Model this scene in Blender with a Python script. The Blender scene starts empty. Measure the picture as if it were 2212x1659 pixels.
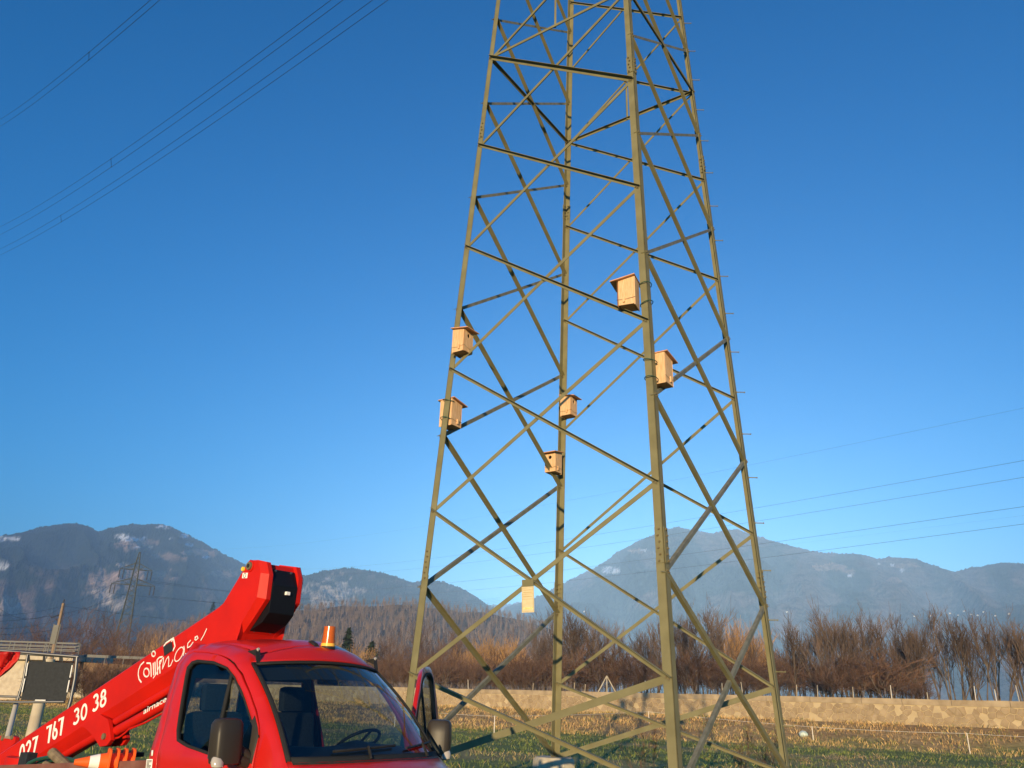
import bpy, bmesh, math, random
import numpy as np
from mathutils import Vector, Matrix
from mathutils.geometry import delaunay_2d_cdt, tessellate_polygon
random.seed(7); rng = np.random.default_rng(11)
sc = bpy.context.scene
col = sc.collection
R = math.radians

# ------------------------------------------------------------------ camera
H = 1.9; F = 1701.66; PITCH = 0.381682; ROLL = -0.031405
cam_d = bpy.data.cameras.new('camera'); cam = bpy.data.objects.new('camera', cam_d); col.objects.link(cam)
cam_d.sensor_width = 36; cam_d.lens = F/2212*36; cam_d.clip_start = .1; cam_d.clip_end = 30000
cam.matrix_world = Matrix.Translation((0, 0, H)) @ Matrix.Rotation(math.pi/2+PITCH, 4, 'X') @ Matrix.Rotation(-ROLL, 4, 'Z')
sc.camera = cam
# ------------------------------------------------------------------ sky, sun, exposure
SUN_AZ = R(-102); SUN_EL = R(8.5)
w = bpy.data.worlds.new('World'); sc.world = w; w.use_nodes = True
nt = w.node_tree; bg = nt.nodes['Background']
sky = nt.nodes.new('ShaderNodeTexSky'); sky.sky_type = 'NISHITA'; sky.sun_disc = False
sky.sun_elevation = SUN_EL; sky.sun_rotation = R(192); sky.altitude = 400
sky.air_density = 1.3; sky.dust_density = 0.0; sky.ozone_density = 6.5
hs = nt.nodes.new('ShaderNodeHueSaturation'); hs.inputs['Saturation'].default_value = 1.95; hs.inputs['Hue'].default_value = .493
gm = nt.nodes.new('ShaderNodeGamma'); gm.inputs[1].default_value = 1.12; nt.links.new(sky.outputs[0], hs.inputs['Color']); nt.links.new(hs.outputs[0], gm.inputs[0]); nt.links.new(gm.outputs[0], bg.inputs[0]); bg.inputs[1].default_value = .118
sd = bpy.data.lights.new('sun', 'SUN'); sd.energy = 3.3; sd.angle = R(.5); sd.color = (1, .76, .43)
so = bpy.data.objects.new('sun', sd); col.objects.link(so)
sdir = Vector((math.cos(SUN_EL)*math.cos(SUN_AZ), math.cos(SUN_EL)*math.sin(SUN_AZ), math.sin(SUN_EL)))
so.rotation_euler = sdir.to_track_quat('Z', 'Y').to_euler()
sc.view_settings.view_transform = 'Standard'; sc.view_settings.look = 'None'
sc.view_settings.exposure = 1.02; sc.view_settings.gamma = 1
sc.render.engine = 'CYCLES'
HAZE = 1.35e-4

# ------------------------------------------------------------------ helpers
CP, SP, CR, SR = math.cos(PITCH), math.sin(PITCH), math.cos(ROLL), math.sin(ROLL)
def ray(X, Y):
    a = (X-1106)/F; b = -(Y-829.5)/F
    a, b = a*CR+b*SR, -a*SR+b*CR
    return Vector((a, CP-b*SP, SP+b*CP))
def at(X, Y, y):                       # photo sight line met by the depth y
    r = ray(X, Y); return Vector((0, 0, H)) + r*(y/r.y)
class MB:
    def __init__(s): s.v = []; s.f = []
    def add(s, vs, fs):
        n = len(s.v); s.v += [tuple(p) for p in vs]; s.f += [tuple(i+n for i in f) for f in fs]
    def box(s, c, d, rz=0, m=None):
        c = Vector(c); M = m if m else Matrix.Rotation(rz, 3, 'Z')
        vs = [c + M @ Vector((x*d[0]/2, y*d[1]/2, z*d[2]/2)) for z in (-1, 1) for x, y in ((-1,-1),(1,-1),(1,1),(-1,1))]
        s.add(vs, [(3,2,1,0),(4,5,6,7),(0,1,5,4),(1,2,6,5),(2,3,7,6),(3,0,4,7)])
    def tube(s, p0, p1, r0, r1=None, n=8, caps=True):
        p0 = Vector(p0); p1 = Vector(p1); r1 = r0 if r1 is None else r1
        d = (p1-p0); q = d.to_track_quat('Z', 'Y') if d.length > 1e-9 else Vector((0,0,1)).to_track_quat('Z','Y')
        vs = []
        for p, r in ((p0, r0), (p1, r1)):
            for k in range(n):
                a = 2*math.pi*k/n; vs.append(p + q @ Vector((r*math.cos(a), r*math.sin(a), 0)))
        fs = [(k, (k+1) % n, n+(k+1) % n, n+k) for k in range(n)]
        if caps: fs += [tuple(range(n-1, -1, -1)), tuple(range(n, 2*n))]
        s.add(vs, fs)
    def path(s, pts, r, n=6, closed=False):
        pts = [Vector(p) for p in pts]; m = len(pts); base = len(s.v); prev = None
        rr = r if isinstance(r, (list, tuple)) else [r]*m
        for i, p in enumerate(pts):
            a = pts[i-1] if (i > 0 or closed) else p; b = pts[(i+1) % m] if (i < m-1 or closed) else p
            d = (b-a).normalized()
            if prev is None: up = Vector((0,0,1)) if abs(d.z) < .9 else Vector((1,0,0)); x = d.cross(up).normalized()
            else: x = (prev - d*prev.dot(d)).normalized()
            prev = x; y = d.cross(x)
            for k in range(n):
                t = 2*math.pi*k/n; s.v.append(tuple(p + (x*math.cos(t)+y*math.sin(t))*rr[i]))
        for i in range(m if closed else m-1):
            j = (i+1) % m
            for k in range(n): s.f.append((base+i*n+k, base+i*n+(k+1) % n, base+j*n+(k+1) % n, base+j*n+k))
        if not closed: s.f += [tuple(base+k for k in range(n-1, -1, -1)), tuple(base+(m-1)*n+k for k in range(n))]
    def prism(s, poly, fmap, d0, d1):      # poly in 2D, fmap(x, y, d) -> 3D
        n = len(poly); vs = [fmap(x, y, d0) for x, y in poly] + [fmap(x, y, d1) for x, y in poly]
        tris = tessellate_polygon([[Vector((x, y, 0)) for x, y in poly]])
        fs = [tuple(t) for t in tris] + [tuple(n+i for i in reversed(t)) for t in tris]
        fs += [(i, (i+1) % n, n+(i+1) % n, n+i) for i in range(n)]
        s.add(vs, fs)
    def build(s, name, mat, parent=None, smooth=False, bevel=0, mw=None, fixn=False):
        me = bpy.data.meshes.new(name); me.from_pydata(s.v, [], s.f); me.update()
        if fixn or bevel:
            b = bmesh.new(); b.from_mesh(me); bmesh.ops.recalc_face_normals(b, faces=b.faces)
            if bevel: bmesh.ops.bevel(b, geom=b.edges[:], offset=bevel, segments=2, affect='EDGES', profile=.6, clamp_overlap=True)
            b.to_mesh(me); b.free()
        if smooth:
            me.polygons.foreach_set('use_smooth', [True]*len(me.polygons))
            try: me.set_sharp_from_angle(angle=R(40))
            except Exception: pass
        me.materials.append(mat)
        o = bpy.data.objects.new(name, me); col.objects.link(o)
        if parent: o.parent = parent
        return o
def tag(o, label=None, cat=None, group=None, kind=None):
    if label: o['label'] = label
    if cat: o['category'] = cat
    if group: o['group'] = group
    if kind: o['kind'] = kind
    return o
def empty(name, loc, rz=0, label=None, cat=None, group=None):
    o = bpy.data.objects.new(name, None); col.objects.link(o); o.location = loc; o.rotation_euler = (0, 0, rz)
    return tag(o, label, cat, group)
def copy_tree(o, parent=None):
    c = o.copy(); col.objects.link(c); c.parent = parent
    for ch in [x for x in bpy.data.objects if x.parent == o]: copy_tree(ch, c)
    return c
def link_piece(name, me, parent, loc=None, kind=None):
    o = bpy.data.objects.new(name, me); col.objects.link(o); o.parent = parent
    if loc is not None: o.location = loc
    if kind: o['kind'] = kind
    return o

# ---- materials
def mat(name, c, rough=.6, metal=0, noise=None, c2=None, scale=8, bump=0, coat=0, spec=.22, detail=4, fac=(.35, .65), stretch=None, emit=None, obj_coord=True):
    m = bpy.data.materials.new(name); m.use_nodes = True; t = m.node_tree; b = t.nodes['Principled BSDF']
    b.inputs['Base Color'].default_value = (*c, 1); b.inputs['Roughness'].default_value = rough; b.inputs['Metallic'].default_value = metal
    b.inputs['Coat Weight'].default_value = coat; b.inputs['Specular IOR Level'].default_value = spec
    b.inputs['Coat Roughness'].default_value = .12
    if c2 or bump:
        tc = t.nodes.new('ShaderNodeTexCoord'); mp = t.nodes.new('ShaderNodeMapping'); n = t.nodes.new('ShaderNodeTexNoise')
        if stretch: mp.inputs['Scale'].default_value = stretch
        t.links.new(tc.outputs['Object'], mp.inputs[0]); t.links.new(mp.outputs[0], n.inputs['Vector'])
        n.inputs['Scale'].default_value = scale; n.inputs['Detail'].default_value = detail
        if c2:
            r = t.nodes.new('ShaderNodeValToRGB'); r.color_ramp.elements[0].position = fac[0]; r.color_ramp.elements[1].position = fac[1]
            r.color_ramp.elements[0].color = (*c, 1); r.color_ramp.elements[1].color = (*c2, 1)
            t.links.new(n.outputs[0], r.inputs[0]); t.links.new(r.outputs[0], b.inputs['Base Color'])
        if bump:
            bp = t.nodes.new('ShaderNodeBump'); bp.inputs['Strength'].default_value = bump; bp.inputs['Distance'].default_value = .02
            t.links.new(n.outputs[0], bp.inputs['Height']); t.links.new(bp.outputs[0], b.inputs['Normal'])
    return m
def vary(m, amt=.25):                      # small brightness change per object
    t = m.node_tree; b = t.nodes['Principled BSDF']; oi = t.nodes.new('ShaderNodeObjectInfo'); h = t.nodes.new('ShaderNodeHueSaturation')
    mr = t.nodes.new('ShaderNodeMapRange'); mr.inputs[3].default_value = 1-amt; mr.inputs[4].default_value = 1+amt
    t.links.new(oi.outputs['Random'], mr.inputs[0]); t.links.new(mr.outputs[0], h.inputs['Value'])
    inp = b.inputs['Base Color']
    if inp.links: t.links.new(inp.links[0].from_socket, h.inputs['Color'])
    else: h.inputs['Color'].default_value = inp.default_value
    t.links.new(h.outputs[0], inp); return m
def vcol_mat(name, rough=.95, attr='col', scale=0, amt=.3, stretch=None, bump=0):
    m = bpy.data.materials.new(name); m.use_nodes = True; t = m.node_tree; b = t.nodes['Principled BSDF']
    b.inputs['Roughness'].default_value = rough; b.inputs['Specular IOR Level'].default_value = .15
    a = t.nodes.new('ShaderNodeAttribute'); a.attribute_name = attr
    if scale:
        tc = t.nodes.new('ShaderNodeTexCoord'); mp = t.nodes.new('ShaderNodeMapping'); n = t.nodes.new('ShaderNodeTexNoise')
        if stretch: mp.inputs['Scale'].default_value = stretch
        n.inputs['Scale'].default_value = scale; n.inputs['Detail'].default_value = 6; n.inputs['Roughness'].default_value = .65
        t.links.new(tc.outputs['Object'], mp.inputs[0]); t.links.new(mp.outputs[0], n.inputs['Vector'])
        mr = t.nodes.new('ShaderNodeMapRange'); mr.inputs[1].default_value = .3; mr.inputs[2].default_value = .7
        mr.inputs[3].default_value = 1-amt; mr.inputs[4].default_value = 1+amt
        mx = t.nodes.new('ShaderNodeVectorMath'); mx.operation = 'SCALE'
        t.links.new(n.outputs[0], mr.inputs[0]); t.links.new(a.outputs['Color'], mx.inputs[0]); t.links.new(mr.outputs[0], mx.inputs['Scale'])
        t.links.new(mx.outputs[0], b.inputs['Base Color'])
        if bump:
            bp = t.nodes.new('ShaderNodeBump'); bp.inputs['Strength'].default_value = bump; bp.inputs['Distance'].default_value = bump
            t.links.new(n.outputs[0], bp.inputs['Height']); t.links.new(bp.outputs[0], b.inputs['Normal'])
    else: t.links.new(a.outputs['Color'], b.inputs['Base Color'])
    return m
def glass_mat(name, tint, ior=1.5, rough=0.0):
    m = bpy.data.materials.new(name); m.use_nodes = True; t = m.node_tree; t.nodes.remove(t.nodes['Principled BSDF'])
    out = t.nodes['Material Output']; tr = t.nodes.new('ShaderNodeBsdfTransparent'); gl = t.nodes.new('ShaderNodeBsdfGlossy')
    lw = t.nodes.new('ShaderNodeLayerWeight'); lw.inputs[0].default_value = .5; pw = t.nodes.new('ShaderNodeMath'); pw.operation = 'POWER'; pw.inputs[1].default_value = 5; fr = t.nodes.new('ShaderNodeMath'); fr.operation = 'MULTIPLY_ADD'; fr.inputs[1].default_value = .8; fr.inputs[2].default_value = .085; mx = t.nodes.new('ShaderNodeMixShader'); t.links.new(lw.outputs['Facing'], pw.inputs[0]); t.links.new(pw.outputs[0], fr.inputs[0])
    tr.inputs[0].default_value = (*tint, 1); gl.inputs['Roughness'].default_value = rough
    t.links.new(fr.outputs[0], mx.inputs[0]); t.links.new(tr.outputs[0], mx.inputs[1]); t.links.new(gl.outputs[0], mx.inputs[2])
    t.links.new(mx.outputs[0], out.inputs[0]); return m
M = {}
M['steel'] = mat('olive_painted_steel', (.16,.143,.073), .62, c2=(.21,.19,.10), scale=3, bump=.12, fac=(.3,.7))
M['steel_in'] = mat('weathered_shaded_steel', (.13,.125,.09), .55, c2=(.19,.185,.14), scale=6, bump=.1, stretch=(1,1,1))  # greyer copy of the olive steel, with the braces' shading in its colour
M['bolt'] = mat('rusty_bolt', (.2,.16,.09), .6, .3)
M['conc'] = mat('concrete', (.42,.36,.26), .9, c2=(.52,.46,.35), scale=5, bump=.5)
M['conc_pale'] = mat('pale_concrete', (.42,.35,.26), .9, c2=(.52,.45,.34), scale=2, bump=.3)
M['wood'] = mat('larch_boards', (.60,.35,.17), .75, c2=(.76,.50,.28), scale=9, stretch=(7,7,.6), bump=.15, detail=6)
M['wood_dark'] = mat('larch_roof_board', (.5,.24,.13), .7, c2=(.66,.36,.2), scale=9, stretch=(1,8,8), bump=.15)
M['hole'] = mat('hole_shade_black', (.01,.008,.006), 1)  # near black standing in for the unlit inside of the boxes
M['wire_green'] = mat('green_coated_wire', (.02,.07,.045), .4)
M['wire'] = mat('cable', (.035,.035,.04), .5, .2)
M['red'] = mat('red_paint', (.54,.012,.007), .38, coat=.4, spec=.3, c2=(.46,.012,.008), scale=2, fac=(.3,.7))
M['red_boom'] = mat('red_boom_paint', (.57,.012,.005), .5, spec=.2, c2=(.48,.011,.006), scale=3)
M['black'] = mat('black_plastic', (.018,.017,.016), .5, c2=(.03,.028,.025), scale=20)
M['rubber'] = mat('rubber', (.02,.02,.02), .75)
M['mirror_case'] = mat('dark_grey_plastic', (.036,.030,.024), .4)
M['grey_fabric'] = mat('grey_seat_fabric', (.05,.055,.06), .9, c2=(.075,.08,.085), scale=60)
M['dash'] = mat('dashboard_grey', (.06,.065,.07), .7)
M['white'] = mat('white_vinyl', (.85,.83,.78), .5)
M['chrome'] = mat('steel_tube', (.16,.16,.17), .45, .8)
M['panel'] = mat('shade_toned_basket_panel', (.018,.021,.026), .7, c2=(.026,.03,.036), scale=30)  # basket panel lies in shade; that darkness is put into this base colour
M['amber'] = mat('amber_lens', (.50,.10,.004), .3, coat=.3)
M['amber_base'] = mat('amber_bright_band', (.95,.5,.08), .3)
M['orange'] = mat('orange_cone_plastic', (.9,.13,.02), .45)
M['tarp'] = mat('red_tarpaulin', (.5,.02,.015), .5, c2=(.35,.01,.01), scale=4, bump=.6)
M['bark'] = vary(mat('grey_brown_bark', (.105,.078,.055), .95, c2=(.17,.125,.09), scale=2.5), .3)
M['twig'] = vary(mat('winter_twigs', (.10,.068,.05), .95, c2=(.15,.10,.072), scale=.5), .3)
M['twig_red'] = vary(mat('red_brown_twigs', (.105,.058,.038), .95, c2=(.165,.092,.057), scale=.4), .3)
M['twig_gold'] = vary(mat('golden_willow_twigs', (.34,.19,.075), .95, c2=(.46,.27,.12), scale=.4), .25)
M['needle'] = mat('dark_needles', (.025,.04,.022), .9, c2=(.05,.075,.035), scale=1)
M['plate'] = mat('cast_enamel_plate', (.62,.5,.3), .55, c2=(.7,.58,.37), scale=9)
M['pole_wood'] = mat('weathered_pole_wood', (.2,.14,.09), .9, c2=(.3,.21,.14), scale=6, stretch=(3,3,.3))
M['galv'] = mat('galvanised_rail', (.17,.165,.15), .7, 0)
M['mortar'] = mat('pale_mortar', (.40,.305,.18), .95, c2=(.48,.375,.225), scale=1.2, bump=.6)
M['stone'] = vary(mat('wall_stone', (.27,.195,.115), .95, c2=(.36,.27,.165), scale=2.2, bump=.8), .10)
M['coping'] = mat('weathered_coping', (.28,.21,.13), .95, c2=(.40,.31,.2), scale=1.6, bump=.5)
M['house'] = mat('white_render', (.66,.60,.52), .9)
M['roof'] = mat('brown_roof', (.25,.14,.1), .9)
M['glass'] = glass_mat('windscreen_glass', (.34,.42,.45), 1.45)
M['glass_side'] = glass_mat('side_glass', (.32,.40,.45), 1.5)
M['clear'] = mat('clear_lamp', (.42,.38,.34), .15, coat=.6)

# ---- value noise on numpy arrays
_perm = rng.permutation(4096); _val = rng.random(4096)
def vn(x, y):
    xi = np.floor(x).astype(int); yi = np.floor(y).astype(int); fx = x-xi; fy = y-yi
    fx = fx*fx*(3-2*fx); fy = fy*fy*(3-2*fy)
    h = lambda a, b: _val[_perm[(a*73+_perm[b & 4095]) & 4095]]
    return (h(xi,yi)*(1-fx)+h(xi+1,yi)*fx)*(1-fy)+(h(xi,yi+1)*(1-fx)+h(xi+1,yi+1)*fx)*fy
def fbm(x, y, o=5, g=.5):
    s = 0; a = 1; t = 0
    for i in range(o): s = s+a*vn(x*2**i+17.3*i, y*2**i+9.1*i); t += a; a *= g
    return s/t
def np_mesh(name, V, Fq, material, colors=None, parent=None, smooth=False):
    me = bpy.data.meshes.new(name); k = Fq.shape[1]
    me.vertices.add(len(V)); me.vertices.foreach_set('co', V.astype(np.float32).ravel())
    me.loops.add(Fq.size); me.loops.foreach_set('vertex_index', Fq.astype(np.int32).ravel())
    me.polygons.add(len(Fq)); me.polygons.foreach_set('loop_start', np.arange(0, Fq.size, k, dtype=np.int32))
    if smooth: me.polygons.foreach_set('use_smooth', np.ones(len(Fq), bool))
    me.update(calc_edges=True)
    if colors is not None:
        ca = me.color_attributes.new('col', 'FLOAT_COLOR', 'POINT')
        c4 = np.ones((len(V), 4), np.float32); c4[:, :3] = colors; ca.data.foreach_set('color', c4.ravel())
    me.materials.append(material); o = bpy.data.objects.new(name, me); col.objects.link(o)
    if parent: o.parent = parent
    return o
def grid_faces(nu, nv):
    i = np.arange(nu-1)[:, None]*nv + np.arange(nv-1)[None, :]
    return np.stack([i, i+1, i+nv+1, i+nv], -1).reshape(-1, 4)
def sm(x): x = np.clip(x, 0, 1); return x*x*(3-2*x)

# ------------------------------------------------------------------ ground
W0 = np.array([30.3, 50.4]); WE = np.array([-.815, .579]); WN = np.array([-.579, -.815])
def w2(t, s): return W0[0]+WE[0]*t+WN[0]*s, W0[1]+WE[1]*t+WN[1]*s
def bankw(t): return 7+9*np.clip(t/45, 0, 1.2)
def ground_z(t, s):
    d = bankw(t)
    front = 1.22*(1-sm(s/d))**1.0 + .10*(fbm(t*.5, s*.5, 3)-.5)*sm(s/3) + .25*(fbm(t*.12+5, s*.12, 3)-.5)*np.exp(-((s-d*.6)/5)**2)
    back = 2.25*(1-sm((-s-14)/25))
    return np.where(s > 0, front, back)
def gz(t, s): return float(ground_z(np.array([float(t)]), np.array([float(s)]))[0])
tt = np.concatenate([-9000*np.linspace(1, .03, 14)**1.7, np.linspace(-70, 150, 331), 150+9000*np.linspace(.02, 1, 14)**1.7])
ss = np.concatenate([-12000*np.linspace(1, .07, 22)**2, np.linspace(-44, -.7, 22), [-.42, -.2], np.linspace(.0, 48, 130), 48+9000*np.linspace(.005, 1, 14)**1.6])
T, S = np.meshgrid(tt, ss, indexing='ij'); Z = ground_z(T, S); Z = np.where(S <= -.2, Z, Z); Z[(S > -.3) & (S <= 0)] = 1.2
X, Y = w2(T, S); X = np.clip(X, -7000, 7000); Y = np.clip(Y, -1200, 9500)
green = np.array([.17,.19,.045]); straw = np.array([.42,.28,.12]); brown = np.array([.3,.17,.07]); dirt = np.array([.12,.085,.05])
d = bankw(T); bk = sm((d*1.0+1.5*(fbm(T*.25, S*.25)-.5)*4-S)/2.5)
n1 = fbm(T*.35+S*.1, S*.8)[..., None]; n2 = fbm(T*.09+40, S*.25+7)[..., None]
fieldc = green*(1-sm((n2-.48)*6)*.5)+straw*sm((n2-.48)*6)*.5
bankc = brown*(1-n1)+straw*n1*1.1
C = fieldc*(1-bk[..., None])+bankc*bk[..., None]
C = np.where((S < 0)[..., None], dirt*(.8+.6*n1), C)
far = sm((np.abs(T-40)-200)/600)+sm((-S-60)/300); C = C*(1-np.clip(far, 0, 1)[..., None])+np.array([.11,.085,.05])*np.clip(far, 0, 1)[..., None]
g = np_mesh('ground', np.stack([X, Y, Z], -1).reshape(-1, 3), grid_faces(len(tt), len(ss)), vcol_mat('field_earth', scale=3, amt=.45, bump=.05), C.reshape(-1, 3), smooth=True)
tag(g, kind='structure')

# grass blades
def blades(name, n, tr, sr, hh, colfn, wid, label, accept=None, lean=.35):
    t = rng.uniform(*tr, n); s = rng.uniform(*sr, n)
    clump = fbm(t*1.3, s*1.3, 3); keep = rng.random(n) < sm((clump-.3)*3.2)
    if accept is not None: keep &= accept(t, s)
    t = t[keep]; s = s[keep]; n = len(t)
    x, y = w2(t, s); z = ground_z(t, s)-.01
    h = rng.uniform(*hh, n)*(.6+.8*fbm(t*.7+3, s*.7, 2)); a = rng.uniform(0, 2*np.pi, n); ln = rng.normal(0, lean, (n, 2))
    dx = np.cos(a)*wid*h**.3; dy = np.sin(a)*wid*h**.3
    V = np.empty((n, 4, 3)); V[:, 0] = np.stack([x-dx, y-dy, z], -1); V[:, 1] = np.stack([x+dx, y+dy, z], -1)
    mx = x+ln[:, 0]*h*.4; my = y+ln[:, 1]*h*.4
    V[:, 2] = np.stack([mx+dx*.6, my+dy*.6, z+h*.6], -1); V[:, 3] = np.stack([x+ln[:, 0]*h, y+ln[:, 1]*h, z+h*.98], -1)
    Fc = np.arange(n*4).reshape(n, 4); c = colfn(t, s, rng.random(n)); c = np.repeat(c, 4, 0)
    o = np_mesh(name, V.reshape(-1, 3), Fc, M['blade'], c); tag(o, label, 'grass', kind='stuff'); return o
M['blade'] = vcol_mat('grass_blade', .7)
def c_field(t, s, r):
    n2 = fbm(t*.09+40, s*.25+7)
    k = (r+ .45*sm((n2-.5)*6)) > .86
    g1 = np.array([.19,.225,.045])*(.8+.45*rng.random(len(t)))[:, None]; g2 = np.array([.46,.33,.15])*(.6+.6*rng.random(len(t)))[:, None]
    return np.where(k[:, None], g2, g1)
def c_bank(t, s, r):
    n = fbm(t*.3+s*.1, s*.5)[:, None]; a = np.array([.46,.26,.095]); b = np.array([.68,.47,.20]); g3 = np.array([.2,.2,.055])
    c = a*(1-n)+b*n; c = np.where((r < .14+.25*(fbm(t*.15+9, s*.3) > .55))[:, None], g3, c)
    return c*(.65+.7*rng.random(len(t)))[:, None]
def vis(t, s):
    x, y = w2(t, s); return (y > 14) & (np.abs(x) < y*.72+4)
blades('grass', 230000, (-22, 115), (4, 44), (.05, .15), c_field, .013, 'short green and straw coloured grass of the field under the pylon', lambda t, s: vis(t, s) & (s > bankw(t)-2))
blades('dry_grass', 150000, (-22, 115), (.1, 17), (.08, .26), c_bank, .02, 'long dry brown grass on the bank below the stone wall', lambda t, s: vis(t, s) & (s < bankw(t)+.6*rng.normal(0, 1, len(t))))
blades('dyke_grass', 30000, (-22, 115), (-1.9, -.45), (.15, .45), c_bank, .02, 'dry grass along the top of the dyke behind the wall', vis)

# ------------------------------------------------------------------ stone wall
wall = empty('stone_wall', (*w2(30, 0), 1.2), label='long low rubble wall with pale mortar at the top of the grassy bank', cat='wall')
wl = Vector(wall.location)
TA, TB, ZB, ZT, CZ = -34., 128., 1.0, 2.72, .36
def wp(t, s, z): x, y = w2(t, s); return Vector((x, y, z))-wl
m = MB()
def wf(a, b, dd): return wp(a, dd, b)
m.prism([(TA, ZB), (TB, ZB), (TB, ZT-CZ+.01), (TA, ZT-CZ+.01)], wf, -.34, -.02)
m.build('mortar_bed', M['mortar'], wall)
k = 0; tcur = TA
cop = []
while tcur < TB:
    L_ = random.uniform(2.4, 3.4); q_ = MB(); e = min(tcur+L_, TB)
    q_.prism([(tcur+.012, ZT-CZ+.012), (e-.012, ZT-CZ+.012), (e-.012, ZT+random.uniform(-.015,.015)), (tcur+.012, ZT+random.uniform(-.015,.015))], wf, -.38, .035+random.uniform(-.01,.01))
    q_.build('coping_stone', M['coping'], wall); tcur = e
# rubble stones: jittered courses
stones = []
SW, SH = .43, .30
z_lo, z_hi = ZB+.02, ZT-CZ-.005
nrow = round((z_hi-z_lo)/SH); ncol = int((TB-TA)/SW)
rs = random.Random(77); pts_ = {}
for j in range(-1, nrow+1):
    for i in range(-1, ncol+1):
        pts_[(i, j)] = (TA+(i+.5+(.5 if j % 2 else 0)+rs.uniform(-.42, .42))*SW, z_lo+(j+.5+rs.uniform(-.36, .36))*(z_hi-z_lo)/nrow)
def clip(poly, mx, mz, dx, dz):
    out = []; n = len(poly)
    for a in range(n):
        p, q = poly[a], poly[(a+1) % n]; dp = (p[0]-mx)*dx+(p[1]-mz)*dz; dq = (q[0]-mx)*dx+(q[1]-mz)*dz
        if dp <= 0: out.append(p)
        if (dp < 0 < dq) or (dq < 0 < dp): u = dp/(dp-dq); out.append((p[0]+(q[0]-p[0])*u, p[1]+(q[1]-p[1])*u))
    return out
for j in range(nrow):
    for i in range(ncol):
        c = pts_[(i, j)]; poly = [(c[0]-1, z_lo), (c[0]+1, z_lo), (c[0]+1, z_hi), (c[0]-1, z_hi)]; gap = rs.uniform(.006, .020)
        for dj in (-1, 0, 1):
            for di in (-2, -1, 0, 1, 2):
                o_ = pts_.get((i+di, j+dj)); 
                if (di or dj) and o_:
                    dx, dz = o_[0]-c[0], o_[1]-c[1]; L_ = math.hypot(dx, dz); poly = clip(poly, (c[0]+o_[0])/2-dx/L_*gap, (c[1]+o_[1])/2-dz/L_*gap, dx, dz)
                    if not poly: break
            if not poly: break
        if len(poly) > 2 and rs.random() > .10*(1+1.6*(j == 0)) : stones.append(poly)
def stone_geo(mb, P):
    n = len(P); cx = sum(p[0] for p in P)/n; cz = sum(p[1] for p in P)/n; pr = random.uniform(.006, .035)
    A = [wp(p[0], -.03, p[1]) for p in P]; B = [wp(cx+(p[0]-cx)*.92+random.uniform(-.01,.01), pr, cz+(p[1]-cz)*.90) for p in P]
    mb.add(A+B, [(i, (i+1) % n, n+(i+1) % n, n+i) for i in range(n)]+[tuple(range(n, 2*n))])
stones.sort(key=lambda P: math.hypot(*(w2(P[0][0], 0)[k] for k in (0, 1))) + (0 if abs(w2(P[0][0], 0)[0]) < w2(P[0][0], 0)[1]*.68 else 500))
for P in stones[:300]:
    q_ = MB(); stone_geo(q_, P); q_.build('stone', M['stone'], wall)
q_ = MB()
for P in stones[300:]: stone_geo(q_, P)
tag(q_.build('stones', M['stone'], wall), kind='stuff')

# ------------------------------------------------------------------ mountains
def interp_px(pts, xs):
    p = np.array(pts, float); return np.interp(xs, p[:, 0], p[:, 1])
def mountain(name, pts, R0, R1, seed, paint, x0, x1, n=520, rowsn=90, serr=9, rough=.17):
    xs = np.linspace(x0, x1, n); ys = interp_px(pts, xs)
    dirs = np.array([ray(a, b) for a, b in zip(xs, ys)]); hor = np.hypot(dirs[:, 0], dirs[:, 1]); ux = dirs[:, 0]/hor; uy = dirs[:, 1]/hor; te = dirs[:, 2]/hor
    ts = np.concatenate([np.linspace(0, 1, rowsn), np.linspace(1.04, 1.5, 12)])
    TT, XX = np.meshgrid(ts, xs, indexing='ij')
    Rr = R0+(R1-R0)*TT; top = te*R1+H
    az = np.arctan2(ux, uy)[None, :]*R1/900
    prof = np.where(TT <= 1, .06*TT+.94*TT**1.25, 1-(TT-1)*.75)
    rid = 1-np.abs(2*fbm(az*2.2+seed+TT*.6, TT*1.6+seed, 4)-1)
    env = np.where(TT <= 1, np.sin(np.pi*np.clip(TT, 0, 1))**.8, .3)
    hN = top[None, :]*(prof + rough*env*(rid-.7)*2) 
    hN = hN+serr*(rng.random(hN.shape)-.5)*np.clip(TT*2, .2, 1)+12*serr/7*(fbm(az*30, TT*30+seed, 3)-.5)*np.clip(TT*2, .2, 1)
    lim = H+te[None, :]*Rr*1.0
    hN = np.where(TT < 1, np.minimum(hN, lim-2), hN)
    Xw = ux[None, :]*Rr; Yw = uy[None, :]*Rr
    px = XX; py = 829.5-0*XX
    # pixel row of every vertex, for placing meadows, snow and cliffs on the slopes
    el = (hN-H)/Rr
    yv = uy[None, :]*CP+el*SP; vv = -uy[None, :]*SP+el*CP; aa = ux[None, :]/yv; bb = vv/yv
    a2 = aa*CR-bb*SR; b2 = aa*SR+bb*CR; PX = 1106+F*a2; PY = 829.5-F*b2
    C = paint(PX, PY, TT, az, rid)
    o = np_mesh(name, np.stack([Xw, Yw, hN], -1).reshape(-1, 3), grid_faces(len(ts), n), vcol_mat(name+'_slopes', scale=.018, amt=.7, bump=5), C.reshape(-1, 3), smooth=False)
    tag(o, kind='structure'); return o
forest = np.array([.014,.022,.015]); deciduous = np.array([.15,.10,.085]); meadow = np.array([.55,.36,.26]); snow = np.array([.85,.87,.9]); rock = np.array([.5,.40,.31])
def blob(PX, PY, cx, cy, rx, ry, n, soft=.35): return sm((1+ .9*(n-.5)*2-np.hypot((PX-cx)/rx, (PY-cy)/ry))/soft)[..., None]
def mixc(C, c, k): return C*(1-k)+c*k
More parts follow.
